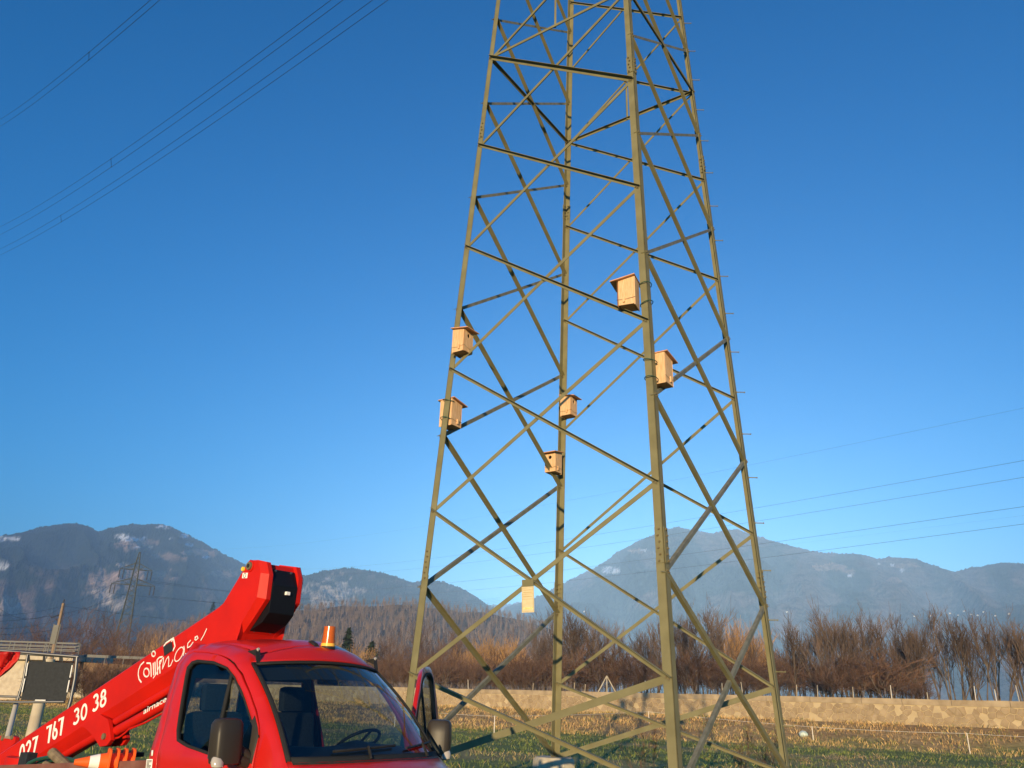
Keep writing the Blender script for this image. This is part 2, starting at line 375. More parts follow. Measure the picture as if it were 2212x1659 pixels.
def paint_left(PX, PY, TT, az, rid):
    n = fbm(PX*.06, PY*.1, 5); n2 = fbm(PX*.02+5, PY*.03, 4); n3 = fbm(PX*.25, PY*.35, 3)
    C = np.broadcast_to(forest, (*PX.shape, 3)).copy(); C = mixc(C, deciduous, (sm((n2-.5)*5)*sm((PY-1190)/90))[..., None]*.8)
    for cx, cy, rx, ry, kk in ((290,1243,90,16,.6),(230,1255,70,26,.5),(430,1195,40,9,.6),(290,1178,50,12,.6),(480,1240,30,10,.4),(365,1205,40,9,.5)): C = mixc(C, meadow, blob(PX, PY, cx, cy, rx, ry, n)*kk)
    for cx, cy, rx, ry in ((222,1288,27,25),(10,1310,34,26),(255,1305,22,14),(265,1220,14,6),(540,1260,30,10)): C = mixc(C, rock, blob(PX, PY, cx, cy, rx, ry, n)*np.clip(n3[..., None]*2-.25, 0, 1))
    for cx, cy, rx, ry in ((285,1163,26,5),(265,1158,18,4),(372,1163,8,2.5),(408,1176,10,4),(445,1203,9,3),(8,1163,30,6),(5,1222,16,9),(355,1138,16,6),(265,1129,8,3),(325,1182,10,2),(395,1157,10,4),(300,1182,14,3)): C = mixc(C, snow, blob(PX, PY, cx, cy, rx, ry, n)*np.clip(n3[..., None]*2.4-.5, 0, 1))
    return C
def paint_mid(PX, PY, TT, az, rid):
    n = fbm(PX*.05, PY*.08, 5); n3 = fbm(PX*.2, PY*.3, 4); C = np.broadcast_to(forest*1.2, (*PX.shape, 3)).copy()
    C = mixc(C, deciduous, (sm((n-.5)*5)*.5)[..., None])
    C = mixc(C, rock*1.15, blob(PX, PY, 722, 1288, 62, 44, n, .3)*np.clip(n3[..., None]*2.6-.55, 0, 1)); return C
def paint_right(PX, PY, TT, az, rid):
    n = fbm(PX*.05+50, PY*.08, 5); n2 = fbm(PX*.012+15, PY*.02, 4); n3 = fbm(PX*.25, PY*.3, 3)
    C = np.broadcast_to(forest*1.15, (*PX.shape, 3)).copy(); C = mixc(C, deciduous, (sm((n2-.42)*5)*.75)[..., None])
    for cx, cy, rx, ry, kk in ((1790,1225,42,8,.5),(1830,1236,26,6,.5),(1955,1222,30,8,.35),(1375,1190,18,3,.6),(1930,1252,20,6,.3)): C = mixc(C, meadow, blob(PX, PY, cx, cy, rx, ry, n)*kk)
    for cx, cy, rx, ry in ((1322,1233,19,9),(1835,1243,7,2.5),(1948,1231,6,4),(1928,1219,6,2),(1900,1219,5,2),(1390,1188,8,2)): C = mixc(C, snow, blob(PX, PY, cx, cy, rx, ry, n)*np.clip(n3[..., None]*2.2-.3, 0, 1))
    return C
mountain('left_mountain', [(-250,1200),(0,1158),(45,1150),(70,1142),(100,1136),(135,1131),(165,1131),(190,1136),(212,1148),(240,1140),(285,1131),(320,1133),(352,1131),(375,1140),(400,1153),(440,1172),(480,1195),(520,1214),(560,1240),(620,1285),(700,1318),(820,1345)], 1700, 5200, 3, paint_left, -250, 820, 560)
mountain('far_mountain', [(850,1300),(980,1303),(1040,1307),(1090,1306),(1130,1300),(1165,1310),(1230,1330),(1300,1350)], 4800, 6900, 13, paint_right, 850, 1300, 160, 40)
mountain('quarry_mountain', [(480,1340),(560,1290),(600,1264),(650,1245),(700,1233),(730,1229),(760,1227),(800,1232),(850,1243),(880,1255),(900,1257),(920,1251),(960,1258),(1000,1272),(1030,1288),(1050,1303),(1085,1325),(1130,1350)], 1500, 3600, 5, paint_mid, 480, 1130, 460)
mountain('right_mountain', [(1060,1345),(1095,1310),(1130,1300),(1165,1288),(1200,1268),(1250,1243),(1300,1218),(1330,1195),(1370,1172),(1420,1152),(1465,1137),(1490,1143),(1540,1152),(1590,1142),(1640,1160),(1700,1176),(1760,1192),(1800,1195),(1860,1196),(1895,1207),(1920,1202),(1980,1208),(2020,1222),(2060,1234),(2120,1222),(2160,1215),(2212,1217),(2420,1226)], 1500, 4600, 9, paint_right, 1060, 2420, 760)

# wooded hill in the middle distance
def hill(name, pts, R0, R1, x0, x1, c, n=240):
    xs = np.linspace(x0, x1, n); ys = interp_px(pts, xs); dirs = np.array([ray(a, b) for a, b in zip(xs, ys)]); hor = np.hypot(dirs[:, 0], dirs[:, 1])
    ux = dirs[:, 0]/hor; uy = dirs[:, 1]/hor; te = dirs[:, 2]/hor; ts = np.concatenate([np.linspace(0, 1, 40), np.linspace(1.1, 2, 8)])
    TT, UX = np.meshgrid(ts, ux, indexing='ij'); Rr = R0+(R1-R0)*TT; top = np.maximum(te*R1+H-7, 1)[None, :]
    hN = top*np.where(TT < 1, sm(TT*.5+.0)*2*1.0, 1-(TT-1)*.6)+top*.06*(fbm(UX*40, TT*5, 3)-.5)
    Cc = np.broadcast_to(np.array(c), (*TT.shape, 3))*(.8+.5*fbm(UX*90, TT*12, 3)[..., None])
    o = np_mesh(name, np.stack([UX*Rr, uy[None, :]*Rr, hN], -1).reshape(-1, 3), grid_faces(len(ts), n), vcol_mat(name+'_floor', scale=.2, amt=.4), Cc.reshape(-1, 3), smooth=True)
    tag(o, kind='structure'); return ux, uy, R0, R1, hN, Rr
hp = [(300,1365),(330,1352),(440,1326),(500,1316),(560,1308),(640,1302),(700,1298),(760,1294),(800,1290),(860,1291),(900,1296),(950,1300),(1050,1306),(1130,1322),(1180,1340),(1260,1370)]
hux, huy, hR0, hR1, hh_, hRr = hill('wooded_hill', hp, 330, 760, 300, 1260, (.10,.07,.05))
# leafless wood on it
nT = 5200; V = []; cc = []
ri = rng.integers(0, 46, nT)
ci = rng.uniform(0, len(hux)-1.01, nT); ti = rng.uniform(0, 42, nT)
c0 = ci.astype(int); fx = ci-c0; t0 = np.minimum(ti.astype(int), 45); ft = ti-t0
def bl(A): return (A[t0, c0]*(1-fx)+A[t0, c0+1]*fx)*(1-ft)+(A[t0+1, c0]*(1-fx)+A[t0+1, c0+1]*fx)*ft
bx = bl(np.broadcast_to(hux[None, :], hRr.shape)*hRr); by = bl(np.broadcast_to(huy[None, :], hRr.shape)*hRr); bz = bl(hh_)
NB = 16
P0 = np.stack([bx, by, bz], -1); ht = rng.uniform(7, 12, nT); vs = []; cs = []
base = np.repeat(P0, NB, 0); hts = np.repeat(ht, NB); k_ = nT*NB
z0 = hts*np.where(np.arange(k_) % NB == 0, 0, rng.uniform(.15, .6, k_)); ln = hts*rng.uniform(.3, .5, k_); ln = np.where(np.arange(k_) % NB == 0, hts*.8, ln)
a = rng.uniform(0, 2*np.pi, k_); sp = np.where(np.arange(k_) % NB == 0, .05, rng.uniform(.3, .75, k_)); wd = np.where(np.arange(k_) % NB == 0, .22, .14)
p0 = base+np.stack([0*a, 0*a, z0], -1); p1 = p0+np.stack([np.cos(a)*sp*ln*.8, np.sin(a)*sp*ln*.8, ln*.9], -1)
b = rng.uniform(0, np.pi, k_); side = np.stack([np.cos(b)*wd, np.sin(b)*wd*.3, 0*b], -1)
V = np.stack([p0-side, p0+side, p1+side*.2, p1-side*.2], 1).reshape(-1, 3)
cl = np.array([.15,.105,.078])*(.7+.6*rng.random((nT, 1))); cl = np.repeat(np.repeat(cl, NB, 0), 4, 0); cl[np.repeat(np.arange(k_) % NB == 0, 4)] *= 1.5
o = np_mesh('hill_wood', V, np.arange(len(V)).reshape(-1, 4), vcol_mat('far_twigs'), cl); tag(o, 'grey brown leafless wood covering the hill behind the wall', 'wood', kind='stuff')

# ------------------------------------------------------------------ trees and bushes
def bare_tree(seed, h, stems=1, spread=.35, depth=5, twig=.012, dens=1.0, up=.5, trunk_r=.09):
    r = random.Random(seed); tk = MB(); cw = MB()
    def grow(p, d, L, rad, lev):
        segs = 3 if lev < 3 else 2; q = p; dd = d; rr = rad
        mb = tk if lev <= 1 else cw
        for i in range(segs):
            dd = (dd+Vector((r.gauss(0, .10), r.gauss(0, .10), r.gauss(0, .05)+.06*up))).normalized()
            nx = q+dd*(L/segs); r2 = max(rr*(.8 if lev < 4 else .6), twig*.45)
            mb.tube(q, nx, rr, r2, n=5 if lev <= 1 else 3, caps=False); 
            if lev < depth:
                nb = r.choice((1, 2, 2)) if lev < 2 else r.choice((1, 1, 2))
                if lev == 0 and i == 0: nb = 0 if stems > 1 else 1
                for k in range(max(1, round(nb*dens)) if nb else 0):
                    a = r.uniform(0, 2*math.pi); sp = spread*r.uniform(.7, 1.5)
                    side = Vector((math.cos(a), math.sin(a), 0)); nd = (dd*math.cos(sp)+(side-dd*side.dot(dd)).normalized()*math.sin(sp)+Vector((0,0,.25*up))).normalized()
                    grow(q.lerp(nx, r.uniform(.3, 1)), nd, L*r.uniform(.5, .72), max(rr*.55, twig*.7), lev+1)
            q = nx; rr = r2
    for s_ in range(stems):
        a = r.uniform(0, 6.28); t = 0 if stems == 1 else r.uniform(.1, .3)
        grow(Vector((math.cos(a)*.12*(stems > 1), math.sin(a)*.12*(stems > 1), -.1)), Vector((math.cos(a)*t, math.sin(a)*t, 1)).normalized(), h*r.uniform(.5, .62), trunk_r*h/7*(1 if stems == 1 else .7), 0)
    return tk, cw
def proto(kind, args, mt, mc, parts=('trunk', 'crown')):
    root = empty(kind, (0, 0, -500)); tk, cw = bare_tree(**args)
    tk.build(parts[0], mt, root); cw.build(parts[1], mc, root); return root
protos = {}
protos['tree'] = [proto('bare_tree', dict(seed=20+i, h=7, stems=(1, 2, 3, 1, 2)[i], spread=.42, depth=4, dens=1.0, up=.8, twig=.024, trunk_r=.115), M['bark'], M['twig']) for i in range(5)]
protos['bush'] = [proto('bare_bush', dict(seed=60+i, h=3.2, stems=9, spread=.5, depth=3, dens=1.15, up=.2, twig=.014, trunk_r=.05), M['bark'], M['twig_red'], ('stems', 'twigs')) for i in range(4)]
protos['gold'] = [proto('willow_bush', dict(seed=90+i, h=3.6, stems=9, spread=.36, depth=3, dens=1.2, up=.8, twig=.016, trunk_r=.05), M['bark'], M['twig_gold'], ('stems', 'twigs')) for i in range(3)]
protos['big'] = [proto('spreading_tree', dict(seed=120+i, h=9, stems=3, spread=.55, depth=4, dens=1.25, up=.3, twig=.025), M['bark'], M['twig_red']) for i in range(3)]
used = set()
def plant(kind, i, x, y, z, s, label, cat, group, sz=None):
    p = protos[kind][i % len(protos[kind])]
    o = p if p.name not in used else copy_tree(p)
    used.add(p.name); o.location = (x, y, z); o.rotation_euler = (0, 0, random.uniform(0, 6.28)); o.scale = (s, s, sz or s)
    tag(o, label, cat, group); return o
def plant_px(kind, X, Ytop, s_off, hnat, label, cat, group, wide=1):
    # stands s_off behind the wall line, in the sight line X, as tall as the photo shows
    r = ray(X, 1500); u = r.y/r.x if r.x else 1e9
    a = np.array([[WE[0], -r.x], [WE[1], -r.y]]); rhs = -(W0+WN*s_off); t, k_ = np.linalg.solve(a, rhs)
    x, y = w2(t, s_off); z = gz(t, s_off); top = at(X, Ytop, y).z; s = max(.3, (top-z)/hnat)
    return plant(kind, random.randrange(9), x, y, z-.05, s*wide, label, cat, group, s)
ORD = ['first','second','third','fourth','fifth','sixth','seventh','eighth','ninth','tenth','eleventh','twelfth','thirteenth','fourteenth','fifteenth','sixteenth','seventeenth','eighteenth','nineteenth','twentieth']
ORD += ['twenty '+o for o in ORD[:9]]+['thirtieth']+['thirty '+o for o in ORD[:9]]+['fortieth']+['forty '+o for o in ORD[:9]]
random.seed(5)
tops = [(1150,1372),(1172,1345),(1195,1338),(1222,1322),(1240,1316),(1262,1330),(1285,1328),(1310,1345),(1335,1352),(1362,1345),(1392,1350),(1420,1330),(1450,1345),(1475,1322),(1500,1318),(1528,1320),(1545,1325),(1570,1345),(1600,1355),(1700,1345),(1722,1335),(1745,1350),(1765,1330),(1790,1335),(1810,1325),(1835,1318),(1855,1328),(1880,1322),(1900,1335),(1925,1328),(1950,1335),(1975,1330),(1995,1340),(2030,1335),(2052,1322),(2075,1318),(2100,1325),(2125,1335),(2150,1330),(2175,1335),(2205,1328),(2240,1325),(2280,1330)]
for i, (a_, b_) in enumerate(tops):
    far_ = a_ < 1620
    plant_px('tree', a_+random.uniform(-5, 5), b_+random.uniform(-4, 6), random.uniform(-9, -3), 7.6, 'bare upright tree in the row on the dyke, seen through the pylon' if far_ else 'bare upright tree in the row on the dyke, right of the pylon', 'tree', 'bare trees through the pylon' if far_ else 'bare trees right of the pylon', wide=.85)
for a_, b_ in tops[::2]: plant_px('tree', a_+random.uniform(4, 16), b_+random.uniform(8, 22), random.uniform(-15, -10), 7.6, '', 'tree', 'bare trees through the pylon' if a_ < 1620 else 'bare trees right of the pylon', wide=.85)
for i in range(46):
    a_ = 1130+i*24+random.uniform(-8, 8)
    if a_ > 2010 and random.random() < .75: continue
    if 1990 > a_ > 1800 or random.random() < .8: plant_px('bush', a_, random.uniform(1395, 1450) if a_ < 1950 else 1470, random.uniform(-4.5, -1.6), 3.3, 'low red brown bush among the row trees, behind the wall', 'bush', 'undergrowth below the row of trees', wide=1.5)
for i in range(30):
    a_ = 1150+i*36+random.uniform(-12, 12)
    if a_ < 2000: plant_px('bush', a_, random.uniform(1392, 1430), random.uniform(-16, -9), 3.3, 'tall red brown bush filling the gaps behind the row of trees', 'bush', 'bushes behind the row of trees', wide=.9)
for a_, b_ in ((1582,1352),(1605,1346),(1628,1350),(1650,1356)): plant_px('gold', a_, b_, -10, 4.0, 'golden willow bush behind the right pylon leg', 'bush', 'golden willows behind the right leg', wide=.7)
for a_, b_ in ((700,1395),(735,1382),(770,1392),(1005,1388),(1035,1375),(1065,1372),(1090,1378),(1115,1384)): plant_px('gold', a_, b_, -12, 4.0, 'golden brown willow bush left of the tree row' if a_ > 900 else 'golden brown willow bush behind the truck cab roof', 'bush', 'willows left of the tree row' if a_ > 900 else 'willows behind the cab roof', wide=.95)
for i in range(46):
    a_ = 630+i*12+random.uniform(-8, 8); plant_px('bush', a_, random.uniform(1405, 1440), random.uniform(-9, -1.5), 3.3, 'red brown bush in the thicket between the cab roof and the back pylon leg', 'bush', 'thicket between cab and pylon', wide=1.3)
for a_, b_ in ((655,1370),(690,1372),(822,1385),(850,1372),(905,1352),(930,1348),(955,1356),(980,1368),(1140,1360)): plant_px('big', a_, b_, -26, 9.5, 'broad leafless tree behind the thicket, left of the pylon centre', 'tree', 'broad trees behind the thicket', wide=.8)
for a_, b_ in ((-20,1350),(12,1352),(45,1350),(78,1340),(110,1333),(140,1330),(165,1333),(195,1334),(222,1340),(250,1350),(285,1358),(318,1362),(350,1362),(385,1368),(420,1372)): plant_px('big', a_, b_+random.uniform(-3,3), -34, 9.5, 'broad leafless tree behind the elevated road at the left edge' if a_ < 240 else 'broad leafless tree right of the elevated road, above the red boom', 'tree', 'trees behind the elevated road' if a_ < 240 else 'trees above the boom', wide=.75)
for i in range(30):
    p = at(170+i*9, 1460, 93); plant('bush', i, p.x, 92-random.uniform(0, 6), .3, random.uniform(.8, 1.5), '', 'bush', 'bushes on the slope above the boom', random.uniform(.7, 1.35))
for i in range(16):
    a_ = 150+i*14+random.uniform(-6, 6); plant_px('bush', a_, random.uniform(1385, 1425), random.uniform(-20, -3), 3.3, 'red brown bush on the slope above the red boom', 'bush', 'bushes on the slope above the boom', wide=1.4)
for a_, b_ in ((262,1388),(330,1372),(370,1375),(400,1372),(440,1372)): plant_px('gold', a_, b_, -24, 4.0, 'tall golden brown willow above the lettered boom', 'bush', 'willows above the boom', wide=.8)

def conifer(x, y, z, h, rad, label, name='conifer', seed=1, parent=None):
    rt = empty(name, (x, y, z), 0, label, 'tree'); t = MB(); t.tube((0,0,0), (0,0,h*.95), h*.022, .01, 7); t.build('trunk', M['bark'], rt)
    c = MB(); r = random.Random(seed)
    n = 900
    for k in range(n):
        u = r.random()**.8; zz = h*(.06+.94*u); R_ = rad*(1-u)**.85*r.uniform(.35, 1.1)+.03; a = r.uniform(0, 6.283); px_ = math.cos(a)*R_; py_ = math.sin(a)*R_
        s = h*r.uniform(.025, .06); d = Vector((math.cos(a), math.sin(a), r.uniform(-.7, .1))).normalized(); e_ = Vector((-math.sin(a), math.cos(a), r.uniform(-.3, .3)))
        p = Vector((px_, py_, zz)); c.add([p-d*s, p+e_*s*.45, p+d*s, p-e_*s*.45], [(0,1,2,3)])
    c.build('crown', M['needle'], rt); return rt
p = at(741, 1490, 118); hgt = at(741, 1358, 118).z-1; conifer(p.x, 118, 1, hgt, 2.3, 'narrow dark spruce above the amber beacon', 'spruce_tree', 3)
p = at(795, 1490, 112); hgt = at(795, 1386, 112).z-1; conifer(p.x, 112, 1, hgt, 3.4, 'low rounded dark evergreen right of the narrow spruce', 'evergreen_tree', 4)
p = at(457, 1330, 700); q2 = at(457, 1300, 700); conifer(p.x, 700, p.z-3, q2.z-p.z+3, 4.5, 'dark conifer on the hill crest beside the boom head', 'conifer', 5)

# ------------------------------------------------------------------ haze box (sky lies outside it)
hz = MB(); hz.box((0, 4200, 612), (14400, 11000, 1246)); ho = hz.build('haze', bpy.data.materials.new('haze_air'))
hm = ho.data.materials[0]; hm.use_nodes = True; ht_ = hm.node_tree; ht_.nodes.remove(ht_.nodes['Principled BSDF']); pv = ht_.nodes.new('ShaderNodeVolumePrincipled')
pv.inputs['Color'].default_value = (.27, .50, 1, 1); pv.inputs['Density'].default_value = HAZE; pv.inputs['Anisotropy'].default_value = -.6
ht_.links.new(pv.outputs[0], ht_.nodes['Material Output'].inputs['Volume']); ho['kind'] = 'stuff'

# ------------------------------------------------------------------ the pylon
U = 1.7; TC = Vector((1.1719*U, 10*U, 0)); ROT = .175985; W_0 = 1.6195*U; SL = .041987
LEV = {k: H+v*U for k, v in dict(e0=.236, e1=2.135, e2=4.043, e3=5.935, e4=7.717, e5=9.433, e6=11.08, e7=12.65, o0=-.722, o1=1.212, o2=3.117, o3=4.958, o4=6.805, o5=8.563, o6=10.309, o7=11.95, o8=13.4).items()}
ANG = dict(N=-90, R=0, B=90, L=180)
def dirA(a): return Vector((math.cos(a), math.sin(a), 0))
def legp(l, z):
    r = (W_0-SL*(z-H))*math.sqrt(2); return TC+dirA(ROT+R(ANG[l]))*r+Vector((0, 0, z))
FACE = {'LN': ('L', 'N', -135), 'NR': ('N', 'R', -45), 'BR': ('B', 'R', 45), 'LB': ('L', 'B', 135)}
def fnorm(f): return dirA(ROT+R(FACE[f][2]))
pyl = empty('electricity_pylon', (TC.x, TC.y, .65), label='large olive painted lattice pylon with nest boxes on its legs', cat='pylon')
po = Vector(pyl.location)
ZTOP = LEV['o8']; ZB0 = LEV['o0']
LW, LT = .165, .016
legs = {}
for l in 'LNBR':
    m = MB(); nx_ = [f for f in FACE if l in FACE[f][:2]]
    for f in nx_:
        o_ = [q for q in FACE[f][:2] if q != l][0]; n = fnorm(f)
        for za, zb, wd in ((ZB0-.02, LEV['e0']+1.9, LW), (LEV['e0']+1.9, LEV['o5']-.9, LW*.93), (LEV['o5']-.9, ZTOP, LW*.85)):
            vs = []
            for z in (za, zb):
                a = legp(l, z); d = (legp(o_, z)-a).normalized()
                for t, s in ((0, 0), (wd, 0), (wd, -LT), (0, -LT)): vs.append(a+d*t+n*s-po)
            m.add(vs, [(0,1,2,3),(7,6,5,4),(0,4,5,1),(1,5,6,2),(2,6,7,3),(3,7,4,0)])
    legs[l] = m.build('leg', M['steel'], pyl, fixn=True)
bolt_me = None
def hexbolt(mb, p, n, r=.017, h=.018):
    mb.tube(p, p+n*h, r, r*.95, 6); mb.tube(p+n*h, p+n*(h+.014), r*.5, r*.5, 6)
def brace(name, l0, z0, l1, z1, f, wd, side, flange, up=True, ext=.05, material='steel', bolts=2, inset=.07, wf=None, t=.009):
    """angle bar in face f; side +1 outside / -1 inside of the leg flange, flange +1 outward / -1 inward, on the upper or lower edge"""
    n = fnorm(f); a = legp(l0, z0); b = legp(l1, z1); 
    da = (legp(l1, z0)-a).normalized(); a = a+da*inset; b = b+((legp(l0, z1)-b).normalized())*inset
    off = n*(.002 if side > 0 else -LT-.002-t); a = a+off; b = b+off; d = (b-a).normalized(); a = a-d*ext; b = b+d*ext
    e = n.cross(d); e = e if e.z > 0 else -e
    if not up: e = -e
    hf = wd/2; m = MB(); wf = wf or wd*.9
    for p, q in ((a, b),):
        vs = []
        for P in (p, q):
            for u_, v_ in ((-hf, 0), (hf, 0), (hf, t), (-hf, t)): vs.append(P+e*u_+n*v_-po)
        m.add(vs, [(0,1,2,3),(7,6,5,4),(0,4,5,1),(1,5,6,2),(2,6,7,3),(3,7,4,0)])
        vs = []; v0, v1 = (t, t+wf) if flange > 0 else (-wf, 0)
        for P in (p, q):
            for u_, v_ in ((hf-t, v0), (hf, v0), (hf, v1), (hf-t, v1)): vs.append(P+e*u_+n*v_-po)
        m.add(vs, [(0,1,2,3),(7,6,5,4),(0,4,5,1),(1,5,6,2),(2,6,7,3),(3,7,4,0)])
    o = m.build(name, M[material], pyl, fixn=True)
    if bolts:
        q = MB()
        for P, sg in ((a, 1), (b, -1)):
            for k in range(bolts):
                c = P+d*sg*(ext+.0+(k-.4)*.055)-po-e*.012
                hexbolt(q, c+n*t, n); hexbolt(q, c-n*.001, -n)
        tag(q.build('bolts', M['bolt'], o), kind='stuff')
    return o
ev = ['o0', 'e0', 'e1', 'e2', 'e3', 'e4', 'e5', 'e6', 'e7']; od = ['o0', 'o1', 'o2', 'o3', 'o4', 'o5', 'o6', 'o7', 'o8']
for i in range(len(ev)-1):
    zb, zt = LEV[ev[i]], LEV[ev[i+1]]; k = 1-i*.035
    heavy = 1.35 if ev[i+1] == 'e5' else 1
    brace('brace', 'L', zt, 'N', zb, 'LN', .085*k*heavy, 1, 1)
    brace('brace', 'N', zt, 'L', zb, 'LN', .088*k if i else .12, -1, -1)
    brace('brace', 'B', zt, 'R', zb, 'BR', .080*k, -1, -1)
    brace('brace', 'R', zt, 'B', zb, 'BR', .080*k if i else .11, 1, 1)
    zb, zt = LEV[od[i]], LEV[od[i+1]]
    brace('brace', 'N', zt, 'R', zb, 'NR', .092*k, 1, -1, up=False, inset=.05, wf=.068)
    brace('brace', 'R', zt, 'N', zb, 'NR', .080*k, -1, -1, material='steel_in', inset=.05, wf=.06)
    brace('brace', 'L', zt, 'B', zb, 'LB', .095*k, -1, -1, inset=.05, wf=.07)
    brace('brace', 'B', zt, 'L', zb, 'LB', .085*k, 1, 1, material='steel_in', inset=.05, wf=.07)
for f, (a_, b_, _) in FACE.items():
    brace('horizontal_beam', a_, LEV['e5']+.02, b_, LEV['e5']+.02, f, .075, 1 if f in ('LN', 'NR') else -1, -1)
    n = fnorm(f); za = LEV['e5']; zc = za+(LEV['e6']-za)*.5
    if f in ('LN', 'BR'):
        A = (legp(a_, za)+legp(b_, za))/2-po; Bq = (legp(a_, zc)+legp(b_, zc))/2-po; m = MB(); m.box((A+Bq)/2, (.05, .05, (Bq-A).length)); m.build('hanger', M['steel'], pyl)
# splice plates with bolts
def splice(l, z0, z1, nb, rb=.02):
    for f in [f for f in FACE if l in FACE[f][:2]]:
        o_ = [q for q in FACE[f][:2] if q != l][0]; n = fnorm(f); vs = []
        for z in (z0, z1):
            a = legp(l, z); d = (legp(o_, z)-a).normalized()
            for t, s in ((.012, .001), (LW-.012, .001), (LW-.012, .013), (.012, .013)): vs.append(a+d*t+n*s-po)
        m = MB(); m.add(vs, [(0,1,2,3),(7,6,5,4),(0,4,5,1),(1,5,6,2),(2,6,7,3),(3,7,4,0)]); o = m.build('splice_plate', M['steel'], pyl, fixn=True)
        me = None
        for k in range(nb):
            z = z0+(z1-z0)*(.06+.88*(k+.0)/(nb-1)); a = legp(l, z); d = (legp(o_, z)-a).normalized()
            b = MB(); hexbolt(b, a+d*(LW*(.42 if k % 2 else .58))+n*.013-po, n, rb, .022); hexbolt(b, a+d*(LW*(.42 if k % 2 else .58))-n*(LT+.001)-po, -n, rb, .022); b.build('bolt', M['bolt'], o)
for l in 'LNBR':
    splice(l, H+1.30*U, H+1.66*U, 6); splice(l, H+7.86*U, H+8.14*U, 5)
# step bolts up the right leg
z = ZB0+.9; k = 0
while z < LEV['o7']:
    a = legp('R', z)-po; n = fnorm('NR'); b = MB(); tgt = (legp('B', z)-legp('R', z)).normalized()*.03
    dd = dirA(ROT+R(-12)); q0 = a+(legp('N', z)-legp('R', z)).normalized()*.05
    b.tube(q0, q0+dd*.20, .011, .011, 6); b.tube(q0+dd*.195, q0+dd*.21, .019, .019, 8); b.tube(q0-dd*.03, q0+dd*.02, .02, .02, 6)
    b.build('step_bolt', M['steel'], pyl); z += 1.05
# footings
for l, lab in (('L', 'weathered concrete footing under the left pylon leg'), ('N', 'weathered concrete footing under the nearest pylon leg'), ('B', 'weathered concrete footing under the back pylon leg'), ('R', 'weathered concrete footing under the right pylon leg')):
    c = legp(l, ZB0); m = MB(); N_ = 9; rd = random.Random(ord(l)); ring = [(math.cos(2*math.pi*k/N_+.2)*rd.uniform(.95, 1.05), math.sin(2*math.pi*k/N_+.2)*rd.uniform(.95, 1.05)) for k in range(N_)]
    inn = (TC-Vector((c.x, c.y, 0))).normalized()*.05; zt = ZB0-.0
    vs = []
    for z, r in ((-.3, .56), (zt-.07, .50), (zt-.01, .45), (zt, .42)): vs += [(x*r, y*r, z) for x, y in ring]
    m.add(vs, [(j*N_+k, j*N_+(k+1) % N_, (j+1)*N_+(k+1) % N_, (j+1)*N_+k) for j in range(3) for k in range(N_)]+[tuple(range(3*N_, 4*N_))])
    o = m.build('concrete_footing', M['conc'], None); o.location = (c.x+inn.x, c.y+inn.y, 0); tag(o, lab, 'footing', 'footings of the pylon legs')

# warning plate on the front crossing
def plane_hit(X, Y, p0, n): r = ray(X, Y); o = Vector((0, 0, H)); return o+r*((p0-o).dot(n)/r.dot(n))
nL = fnorm('LN'); p0 = legp('L', LEV['e0'])+nL*.03
c1 = plane_hit(1140, 1252, p0, nL); c2 = plane_hit(1141, 1323, p0, nL); eX = (legp('N', 3)-legp('L', 3)).normalized(); wid = abs((plane_hit(1153.5, 1290, p0, nL)-plane_hit(1127.5, 1290, p0, nL)).dot(eX))
sg = empty('warning_plate', c2, 0, 'pale cream enamel plate hanging at the front crossing of the pylon braces', 'sign')
hz_ = (c1-c2).length; ez = (c1-c2).normalized()
def sp_(x, y, d): return eX*x+ez*y+nL*d
def rect(mb, x0, x1, y0, y1, d0, d1): mb.prism([(x0, y0), (x1, y0), (x1, y1), (x0, y1)], sp_, d0, d1)
m = MB(); rect(m, -wid/2, wid/2, 0, hz_*.78, 0, .008); m.build('plate', M['plate'], sg, fixn=True)
m = MB(); rect(m, -wid/2*.96, wid/2*.96, hz_*.74, hz_*1.0, -.006, .004); m.build('bracket', M['steel'], sg, fixn=True)
m = MB()
for x0, x1, y0, y1 in ((-.46,.46,.03,.037),(-.46,.46,.40,.407),(-.46,.46,.55,.557),(-.46,.46,.735,.742),(-.46,-.445,.03,.74),(.445,.46,.03,.74)): rect(m, x0*wid, x1*wid, y0*hz_, y1*hz_, .008, .013)
m.build('raised_border', mat('aged_relief', (.42,.3,.14), .6), sg, fixn=True)
m = MB(); rr = random.Random(4)
for y in (.68, .61, .48):
    x = -.38
    while x < .36: w_ = rr.uniform(.015, .04); rect(m, x*wid, (x+w_)*wid, (y-.018)*hz_, (y+.018*rr.uniform(.3, 1))*hz_, .008, .0115); x += w_+.018
tag(m.build('worn_relief', mat('worn_relief', (.5,.38,.2), .6), sg, fixn=True), kind='stuff')
m = MB(); rect(m, -.42*wid, .42*wid, .09*hz_, .155*hz_, .008, .0105); m.build('yellow_band', mat('yellow_worn_band', (.72,.52,.13), .6, c2=(.8,.68,.4), scale=40), sg, fixn=True)

